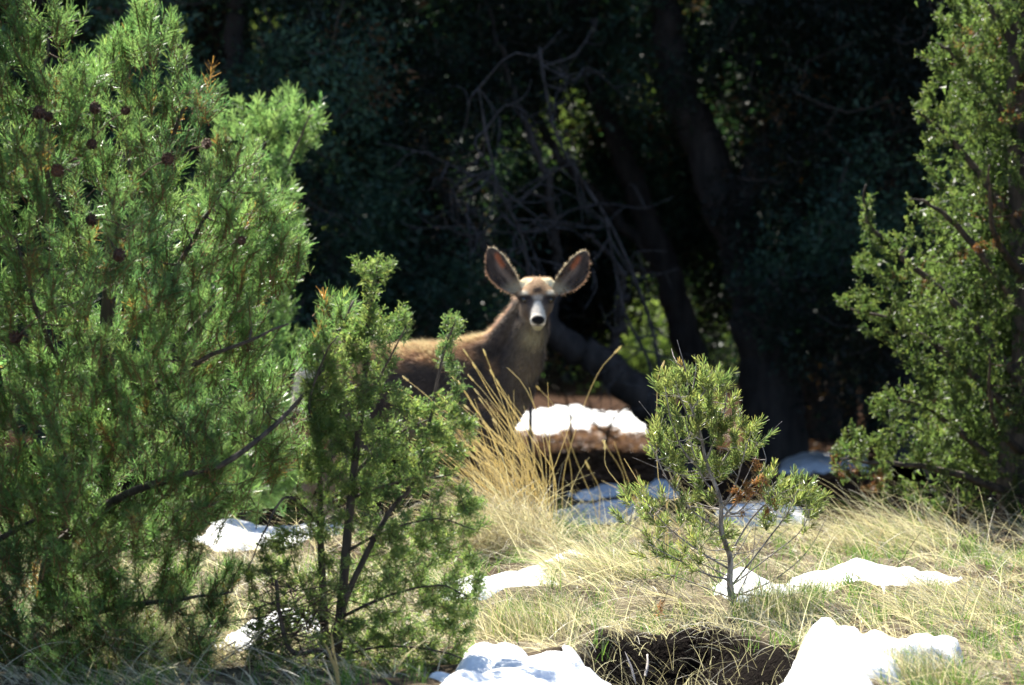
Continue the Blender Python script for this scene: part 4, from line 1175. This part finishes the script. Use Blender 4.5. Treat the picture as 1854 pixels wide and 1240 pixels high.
sp_ = tussock('grass_tussock', 'thin grass clump with a few very tall single stalks, between deer and sapling', 1040, 945, 120, .10, .12, math.pi * .8, .7, .2, 1.2, (.3, 1.2))
for pix, h in [([(1018, 925), (1022, 850), (1055, 740), (1085, 672), (1112, 640)], True), ([(1085, 930), (1050, 850), (1020, 770), (1000, 730), (978, 706)], True), ([(1035, 910), (1035, 860), (1020, 790), (985, 740)], False), ([(1085, 925), (1085, 885), (1068, 850)], True), ([(1135, 925), (1128, 860), (1100, 812)], True), ([(1160, 930), (1130, 850), (1112, 800)], False), ([(1165, 935), (1145, 900), (1090, 870)], False)]:
    stalk(sp_, pix, 25.2, 0, head=h, w=.0018, hl=.045, hr=.005)
st = tussock('grass_tussock', 'dry bent stalks standing directly left of the sapling stem', 1180, 950, 160, .13, .13, math.pi * .85, .8, .15, 1.1, (.5, 1.5))
for pix, h in [([(1210, 960), (1205, 900), (1190, 850), (1190, 700), (1196, 670)], True), ([(1205, 980), (1208, 920), (1213, 870)], False), ([(1240, 960), (1180, 915), (1120, 905)], False), ([(1180, 960), (1150, 910), (1100, 850), (1095, 815)], True), ([(1230, 940), (1220, 890), (1235, 850)], False), ([(1250, 985), (1252, 930), (1240, 895), (1222, 905)], False), ([(1190, 940), (1160, 880), (1130, 830)], False)]:
    stalk(st, pix, 22.3, 0, head=h, w=.0018, hl=.04)
tussock('grass_tussock', 'bleached grass tussock combed to the left, under the right juniper', 1640, 985, 1100, .30, .22, math.pi * .95, 1.0, .16, .65, (.3, 1.0), lean=(.5, 1.1))
tussock('grass_tussock', 'low bleached grass mound at the right edge below the snow strip', 1760, 1120, 1000, .28, .19, math.pi * .95, 1.0, .1, .8, (.3, 1.0), lean=(.6, 1.2))
tussock('grass_tussock', 'matted straw mound between the slanting snow patch and the sapling', 1110, 1040, 1700, .26, .19, math.pi, 1.0, .12, .8, (.4, 1.1), lean=(.5, 1.2))
tussock('grass_tussock', 'green and straw tuft on the rim of the dark hollow right of the sapling foot', 1400, 1120, 900, .16, .14, -.4, .8, .45, 1.4, (.3, 1.2))
tussock('grass_tussock', 'small straw tuft at the bottom edge in front of the thick snow patch', 1660, 1240, 800, .13, .12, math.pi * .8, .9, .35, 1.2, (.4, 1.3))
tussock('grass_tussock', 'brown grass tuft under the lower left pinyon branches', 260, 1200, 1300, .30, .20, math.pi * .5, .5, .1, 1.6, (.4, 1.4))
tussock('grass_tussock', 'pale grass tuft above the bottom snow patch, right of the middle juniper', 960, 1150, 900, .20, .13, math.pi * .9, .9, .3, 1.1, (.4, 1.3))
# dark hollow: loose straw hanging over it
n = 650; x = rng.uniform(.15, 1.05, n); y = 20.0 - rng.random(n) ** 2 * 1.1
mb = MB(); root = np.stack([x, y, terrain(x, y) + .01], 1); b = ground_at(1200, 1180)
hol = thing('grass_tussock', 'loose bleached straws hanging over the dark hollow below the sapling', 'grass', b)
blades(mb, root, -math.pi / 2 + rng.normal(0, 1.0, n), rng.uniform(.2, 1.3, n), rng.gamma(6, .022, n), rng.uniform(.0009, .0017, n), lerp(STRAW * .4, PALE, rng.random((n, 1))), curl=rng.uniform(.3, 1.4, n), k=6)
mb.build('blade', M_GRASS, hol, kind='stuff')
# single pale grass stalk in front of everything
b = at(612, 1262, 17.3); b[2] = float(terrain(b[0], b[1]))
fs = thing('grass_stalk', 'single pale yellow grass stalk at the bottom edge in front of the juniper trunk', 'grass', b)
for pix in ([(616, 1275), (612, 1220), (604, 1180), (600, 1145)], [(612, 1225), (598, 1185), (588, 1165)], [(614, 1250), (606, 1210), (596, 1190)]):
    mb = MB(); P = catmull([at(x, y, 17.3) for x, y in pix], 9); P[0, 2] = max(P[0, 2] - .1, b[2]) if pix[0][1] > 1260 else P[0, 2]
    tubes(mb, P, np.array([.0028, .0035, .004, .0035, .004, .0032, .003, .002, .001]), 6, (.55, .44, .20), .6); mb.build('stalk', M_GRASS, fs)
b = ground_at(1560, 1085); tw = thing('bare_twig', 'thin dark bare twig arching over the long snow strip', 'twig', b)
mb = MB(); P = catmull([at(x, y, 21.6) for x, y in ((1545, 1075), (1590, 1058), (1628, 1020), (1652, 985), (1668, 962))], 16); P[0] = b
tubes(mb, P, np.linspace(.0016, .0008, 16), 5, (.10, .055, .045)); mb.build('stem', tint_mat('dark_twig', .8, .2), tw)
b = ground_at(1680, 1085); tw = thing('bare_twig', 'short forked dark twig lying in straw below the snow strip end', 'twig', b)
for pix in ([(1665, 1105), (1685, 1098), (1690, 1085)], [(1680, 1100), (1682, 1085), (1676, 1068)]):
    mb = MB(); P = catmull([at(x, y, 20.9) for x, y in pix], 8); tubes(mb, P, np.linspace(.002, .001, 8), 5, (.08, .05, .04)); mb.build('stem', tint_mat('dark_twig_b', .8, .2), tw)
for (p0, p1, lab) in [((1150, 1240), (1130, 1180), 'pale split stick lying in the dark hollow'), ((1168, 1225), (1172, 1185), 'short bleached stick standing in the dark hollow')]:
    b = ground_at(*p0); sk = thing('stick', lab, 'stick', b)
    a = at(*p0, b[1]); e = at(*p1, b[1] + .1)
    mb = MB(); tubes(mb, catmull([a, (a + e) / 2 + [.005, 0, .004], e], 8), np.linspace(.006, .003, 8), 6, (.42, .38, .36), .4, cap=True); mb.build('stem', tint_mat('bleached_wood', .8, .2), sk)
# ---------------------------------------------------------------- dark woodland behind
M_BT = bark_mat('shaded_bark', (.016, .013, .013), (.052, .042, .040), 18)  # juniper bark darkened, the wood's shade put into the colour
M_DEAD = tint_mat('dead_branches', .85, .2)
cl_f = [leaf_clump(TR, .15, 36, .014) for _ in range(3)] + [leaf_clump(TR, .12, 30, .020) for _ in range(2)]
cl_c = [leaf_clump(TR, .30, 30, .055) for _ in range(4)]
def dark_cols(pos, base_=(.018, .042, .034)):  # leaf colours lowered so the wood's shade is painted in
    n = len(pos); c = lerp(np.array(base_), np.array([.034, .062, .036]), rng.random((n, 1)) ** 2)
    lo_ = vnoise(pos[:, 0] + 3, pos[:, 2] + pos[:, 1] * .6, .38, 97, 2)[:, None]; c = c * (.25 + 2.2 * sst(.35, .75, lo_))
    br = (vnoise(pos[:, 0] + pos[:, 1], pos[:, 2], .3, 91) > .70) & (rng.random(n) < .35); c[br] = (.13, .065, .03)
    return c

def wood_tree(name, label, base, trunks, crowns, n_tw, group=None, nlow=None, holes=()):
    """trunks: list of (points, r0, r1); crowns: list of (centre, radii, count, coarse)"""
    t = thing(name, label, 'tree', base, group); limbs = []
    for i, (pts, r0, r1) in enumerate(trunks):
        P = catmull(pts, 36); P = P + rng.normal(0, .012, P.shape)
        Lb = (P, np.linspace(r0, r1, 36)); limbs.append(Lb); add_limb(t, 'trunk' if i == 0 else 'branch', Lb, M_BT, 11, .3)
    mb = MB(); tw = MB()
    for c, r, n, coarse in crowns:
        c, r = np.array(c), np.array(r)
        p = unit(rng.normal(0, 1, (n * 2, 3))) * rng.random((n * 2, 1)) ** .45 * r + c
        p = p[vnoise(p[:, 0] * 1.3 + p[:, 1], p[:, 2] * 1.2, .5, 93 + int(abs(c[0]) * 10) % 7, 2) > .36]
        if len(holes) and not coarse:
            a = p[:, 0] / p[:, 1] * F_PX + W_PX / 2; b = HZ - (p[:, 2] - CAM_H) / p[:, 1] * F_PX
            k = np.ones(len(p), bool)
            for hp in holes: k &= poly_sd(hp, a, b) > 6
            p = p[k]
        p = p[:n]
        p[:, 2] = np.maximum(p[:, 2], .1)
        d = unit((p - c) / r + [0, 0, .5] + rng.normal(0, .4, p.shape))
        tp = cl_c if coarse else cl_f
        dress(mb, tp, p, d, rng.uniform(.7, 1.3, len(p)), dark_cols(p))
        m = min(len(p), n_tw)
        lines, radii, _ = grow(limbs, p[:m], .003, .02, up=.4, kmax=5)
        tubes(tw, lines, radii * 1.2, 3, (.075, .062, .058))
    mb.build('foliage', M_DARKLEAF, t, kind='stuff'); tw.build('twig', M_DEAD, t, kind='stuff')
    return t

def gpt(x, Y): return np.array([x, Y, float(terrain(x, Y)) - .03])
def pxx(px, Y): return (px - W_PX / 2) / F_PX * Y
GAPS = [[(1245, 185), (1310, 190), (1335, 300), (1280, 320), (1250, 260)], [(935, 700), (1010, 690), (1120, 640), (1215, 660), (1235, 800), (920, 800)], [(1155, 425), (1185, 435), (1195, 500), (1165, 500)], [(1175, 520), (1240, 530), (1235, 590), (1190, 600)], [(1120, 640), (1200, 650), (1210, 690), (1120, 690)], [(1185, 150), (1200, 0), (1300, 0), (1240, 60)],
        [(340, 0), (520, 0), (510, 60), (400, 150), (340, 60)], [(990, 230), (1060, 240), (1040, 330), (990, 300)]]
# big forked juniper right of centre
Y1 = 33.2
b = gpt(pxx(1400, Y1), Y1)
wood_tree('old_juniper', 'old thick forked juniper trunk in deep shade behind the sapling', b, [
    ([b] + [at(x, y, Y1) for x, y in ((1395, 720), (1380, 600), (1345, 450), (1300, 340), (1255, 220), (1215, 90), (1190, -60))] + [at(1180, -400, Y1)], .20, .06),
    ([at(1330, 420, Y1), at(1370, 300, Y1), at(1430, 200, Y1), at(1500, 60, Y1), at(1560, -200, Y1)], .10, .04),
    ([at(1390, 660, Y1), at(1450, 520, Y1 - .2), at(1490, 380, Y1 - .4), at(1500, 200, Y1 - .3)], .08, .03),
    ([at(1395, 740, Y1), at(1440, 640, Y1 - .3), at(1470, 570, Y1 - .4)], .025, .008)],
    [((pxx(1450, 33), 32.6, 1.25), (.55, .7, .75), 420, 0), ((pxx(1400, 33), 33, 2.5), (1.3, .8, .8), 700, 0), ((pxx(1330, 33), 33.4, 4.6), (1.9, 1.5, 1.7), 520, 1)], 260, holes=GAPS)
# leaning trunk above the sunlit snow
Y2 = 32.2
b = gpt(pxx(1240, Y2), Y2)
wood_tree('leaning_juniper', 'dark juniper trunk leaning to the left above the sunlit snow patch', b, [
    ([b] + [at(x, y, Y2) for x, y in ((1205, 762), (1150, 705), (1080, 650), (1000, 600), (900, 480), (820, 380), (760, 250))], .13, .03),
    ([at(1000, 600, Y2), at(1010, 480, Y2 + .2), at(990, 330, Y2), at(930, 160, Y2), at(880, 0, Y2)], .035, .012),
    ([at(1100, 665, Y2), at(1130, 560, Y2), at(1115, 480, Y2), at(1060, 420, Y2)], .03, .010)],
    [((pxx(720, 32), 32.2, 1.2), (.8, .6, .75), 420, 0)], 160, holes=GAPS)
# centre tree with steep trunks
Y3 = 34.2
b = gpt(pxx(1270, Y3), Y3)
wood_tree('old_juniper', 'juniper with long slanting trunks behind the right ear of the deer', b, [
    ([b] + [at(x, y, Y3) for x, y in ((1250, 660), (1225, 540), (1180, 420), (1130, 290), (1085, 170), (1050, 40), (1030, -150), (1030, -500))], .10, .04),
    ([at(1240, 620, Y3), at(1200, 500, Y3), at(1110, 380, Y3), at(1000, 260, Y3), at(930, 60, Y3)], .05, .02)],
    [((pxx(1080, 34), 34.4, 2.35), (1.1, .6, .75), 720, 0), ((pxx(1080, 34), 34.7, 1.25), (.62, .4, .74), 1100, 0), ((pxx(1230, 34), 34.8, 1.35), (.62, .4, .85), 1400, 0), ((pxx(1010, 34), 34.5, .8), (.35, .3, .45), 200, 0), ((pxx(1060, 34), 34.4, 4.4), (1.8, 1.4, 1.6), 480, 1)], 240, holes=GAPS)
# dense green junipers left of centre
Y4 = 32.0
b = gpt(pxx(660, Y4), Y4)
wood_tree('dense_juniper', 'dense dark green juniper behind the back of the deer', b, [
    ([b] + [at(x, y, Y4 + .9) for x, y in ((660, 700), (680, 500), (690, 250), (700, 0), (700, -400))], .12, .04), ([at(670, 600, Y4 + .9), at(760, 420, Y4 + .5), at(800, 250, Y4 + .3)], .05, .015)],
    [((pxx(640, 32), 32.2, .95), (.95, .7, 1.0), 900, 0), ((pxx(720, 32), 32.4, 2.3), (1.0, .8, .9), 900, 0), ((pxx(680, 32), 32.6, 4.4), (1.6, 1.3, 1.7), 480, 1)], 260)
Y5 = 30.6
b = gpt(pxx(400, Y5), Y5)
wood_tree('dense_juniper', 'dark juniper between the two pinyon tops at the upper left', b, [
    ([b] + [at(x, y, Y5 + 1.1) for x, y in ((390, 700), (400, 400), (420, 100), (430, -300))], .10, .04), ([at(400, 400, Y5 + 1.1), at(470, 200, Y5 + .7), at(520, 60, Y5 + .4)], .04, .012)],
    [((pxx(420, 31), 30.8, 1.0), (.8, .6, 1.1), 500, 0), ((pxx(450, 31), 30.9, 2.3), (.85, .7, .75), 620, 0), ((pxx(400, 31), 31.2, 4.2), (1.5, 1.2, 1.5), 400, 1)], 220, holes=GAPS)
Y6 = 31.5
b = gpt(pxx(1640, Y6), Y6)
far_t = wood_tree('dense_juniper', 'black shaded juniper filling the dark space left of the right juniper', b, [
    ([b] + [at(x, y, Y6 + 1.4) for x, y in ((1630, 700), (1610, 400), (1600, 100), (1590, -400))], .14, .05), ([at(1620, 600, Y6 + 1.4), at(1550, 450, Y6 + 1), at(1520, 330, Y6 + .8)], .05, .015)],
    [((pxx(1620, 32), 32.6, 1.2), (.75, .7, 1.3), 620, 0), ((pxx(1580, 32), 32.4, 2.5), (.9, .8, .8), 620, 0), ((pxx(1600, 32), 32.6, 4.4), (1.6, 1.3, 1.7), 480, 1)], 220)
# generic tree, copied for the rest of the wood
b = gpt(0, 60.0)
gen = wood_tree('wood_juniper', 'x', b, [([b, b + [.1, 0, 1.2], b + [-.1, 0, 2.6], b + [0, 0, 6.3]], .16, .03), ([b + [.05, 0, .8], b + [.8, .2, 1.8], b + [1.2, .1, 3.0]], .06, .02), ([b + [.05, 0, 1.0], b + [-.7, .2, 1.9], b + [-1.1, -.1, 3.1]], .06, .02)],
    [(b + [0, 0, 1.7], (1.35, 1.3, 1.7), 700, 0), (b + [0, 0, 4.6], (1.6, 1.5, 2.2), 520, 1)], 260)
G1 = 'dark junipers of the wood behind the clearing'
L1 = 'dark shaded juniper of the wood, merging with its neighbours behind the clearing'
gen['label'] = L1; gen['group'] = G1
gb = np.array(gen['_w'])
row_a = [(-2.6, 32.6, 1.05), (-3.9, 33.4, 1.15), (-5.3, 32.6, 1.1), (-1.9, 34.6, 1.1), (-.75, 35.4, 1.05), (2.75, 33.8, 1.1), (3.9, 33.0, 1.1), (5.2, 33.8, 1.15), (1.9, 35.6, 1.1), (-6.8, 33.6, 1.15), (-3.0, 36.0, 1.1), (3.0, 36.6, 1.15)]
row_c = [(-5 + 1.9 * i + .4 * math.sin(i * 5), 51 + 1.5 * math.sin(i * 2.3), 1.25 + .12 * math.sin(i * 3.1)) for i in range(7)] + [(-7 + 2.3 * i, 56 + math.sin(i * 1.7), 1.5) for i in range(7)] + [(-8 + 2.8 * i, 63 + math.sin(i), 1.6) for i in range(7)]
gen.location = gpt(row_a[0][0], row_a[0][1]); gen.rotation_euler = (0, 0, 1.0)
row_b = [(pxx(1530, 36.5), 36.5, .55), (pxx(1440, 37.5), 37.5, .5), (pxx(1590, 35.8), 35.8, .5), (pxx(965, 42), 42, .26), (pxx(1110, 44), 44, .28)] + [(pxx(a, yy), yy, s) for a, yy, s in ((700, 44, .5), (860, 45, .6), (960, 46.5, .55), (1060, 46, .65), (1180, 47, .6), (1330, 46, .65), (1450, 45, .6), (1560, 44, .6), (1680, 45, .65))]
for i, (x, y, s) in enumerate(row_a[1:] + row_b + row_c):
    copy_tree(gen, gpt(x, y), i * 2.1 + .5, s)
# sunlit bushes in the opening behind the first row
def bush(px, Yb, h, w, label, n=260):
    b = gpt(pxx(px, Yb), Yb); t = thing('juniper_bush', label, 'bush', b)
    stem = (catmull([b, b + [.03, 0, h * .5], b + [0, 0, h * .9]], 12), np.linspace(.04, .01, 12)); add_limb(t, 'stem', stem, M_BT, 7)
    p = unit(rng.normal(0, 1, (n * 2, 3))) * rng.random((n * 2, 1)) ** .4 * [w, w, h * .55] + b + [0, 0, h * .55]
    p = p[vnoise(p[:, 0] + p[:, 1], p[:, 2], .35, 95, 2) > .38][:n]
    mb = MB(); dress(mb, cl_f, p, unit(rng.normal(0, 1, p.shape) + [0, 0, 1]), rng.uniform(.8, 1.4, len(p)), lerp(np.array([.06, .10, .025]), np.array([.13, .17, .04]), rng.random((len(p), 1))))
    mb.build('foliage', M_SCALE, t, kind='stuff')
    lines, radii, _ = grow([stem], p[:60], .003, .012, kmax=5); tw = MB(); tubes(tw, lines, radii, 3, (.1, .08, .07)); tw.build('twig', M_DEAD, t, kind='stuff')
bush(1290, 42.0, 2.5, .55, 'sunlit green bush seen through the fork of the old trunk')
bush(1175, 43.0, 1.9, .60, 'pale sunlit bush seen behind the slanting trunks')
bush(1150, 40.8, .75, .35, 'low bright green bush above the leaning trunk', 120)
bush(1030, 42.6, 2.1, .55, 'sunlit bush glimpsed between the ears of the deer')
bush(420, 40.6, 3.0, .7, 'sunlit bush glimpsed through the wood at the upper left')
# tangled grey dead branches behind the deer's head
M_TANGLE = bark_mat('dead_wood', (.022, .02, .021), (.075, .068, .072), 40)
def tangle(px, py, Yb, L, label, n=26, seed=0, rt=None):
    r = np.random.default_rng(seed + 100); c = at(px, py, Yb); rt = rt or (px + 60, py + 240); root = at(*rt, Yb + .2); root[2] = max(root[2], float(terrain(root[0], root[1])))
    g0 = root.copy(); g0[2] = float(terrain(g0[0], g0[1]))
    t = thing('dead_branch', label, 'branch', g0)
    main = catmull([g0, root, (root + c) / 2 + [.05, 0, .05], c, c + [-.1, 0, .5]], 20); Lb = (main, np.linspace(.013, .005, 20)); add_limb(t, 'stem', Lb, M_TANGLE, 7)
    for i in range(n):
        j = r.integers(6, 20); a = main[j]; v = unit(r.normal(0, 1, 3) * [1, .6, .8] + [-.25, 0, .1]) * r.uniform(.3, 1) * L
        P = catmull([a, a + v * .35 + r.normal(0, .05, 3), a + v * .7 + r.normal(0, .07, 3), a + v + r.normal(0, .08, 3) + [0, 0, -.06]], 10)
        mb = MB(); tubes(mb, P, np.linspace(.0065, .002, 10), 5, (.2, .17, .16))
        for k in (4, 6, 8):
            v2 = unit(v / L + r.normal(0, .8, 3)) * r.uniform(.08, .22) ; Q = catmull([P[k], P[k] + v2 * .5 + r.normal(0, .02, 3), P[k] + v2], 5); tubes(mb, Q, np.linspace(.004, .0018, 5), 4, (.2, .17, .16))
        mb.build('branch', M_TANGLE, t)
tangle(900, 330, 30.4, .7, 'tangle of grey dead branches above the ears of the deer', 26, 1)
tangle(1130, 560, 31.0, .4, 'bare curved grey branches in the shade right of the deer head', 9, 2)
tangle(1010, 250, 31.2, .6, 'bare dead branches reaching up behind the right ear of the deer', 12, 3, (1190, 640))
# little bare stems standing in front of the bright snow

# dark thin stems and brown litter between the deer and the far snow
for (x0, y0, x1, y1, x2, y2, lab) in [(1095, 810, 1110, 760, 1160, 715, 'dark forked twig standing before the far sunlit snow patch'), (1035, 800, 1030, 740, 1012, 690, 'thin dark stem before the far snow, nearest the deer chest'), (1125, 800, 1080, 770, 1065, 720, 'crooked dark twig before the middle of the far snow patch')]:
    b = ground_at(x0, y0); t = thing('bare_twig', lab, 'twig', b)
    P = catmull([b, at(x1, y1, b[1]), at(x2, y2, b[1])], 12); mb = MB(); tubes(mb, P, np.linspace(.014, .005, 12), 6, (.03, .024, .02))
    for k, a in ((4, 1), (6, -1), (8, 1), (9, -1)):
        e = P[k] + np.array([a * rng.uniform(.10, .22), rng.uniform(-.05, .05), rng.uniform(.03, .14)]); tubes(mb, catmull([P[k], (P[k] + e) / 2 + [0, 0, -.02], e], 5), np.linspace(.007, .003, 5), 5, (.03, .024, .02))
    mb.build('stem', M_DEAD, t)
n = 9000; x = rng.uniform(-.6, 2.4, n); y = rng.uniform(31.5, 37.5, n) ; k = off_snow(x, y, -.12) | (rng.random(n) < .22); x, y = x[k], y[k]; n = len(x)
mb = MB(); blades(mb, np.stack([x, y, terrain(x, y)], 1), rng.uniform(0, 6.3, n), rng.uniform(1.1, 1.5, n), rng.uniform(.03, .09, n), rng.uniform(.003, .008, n), lerp(np.array([.12, .06, .04]), np.array([.30, .17, .11]), rng.random((n, 1))), curl=rng.uniform(0, .8, n), k=3)
mb.build('leaf_litter', M_GRASS, kind='stuff')
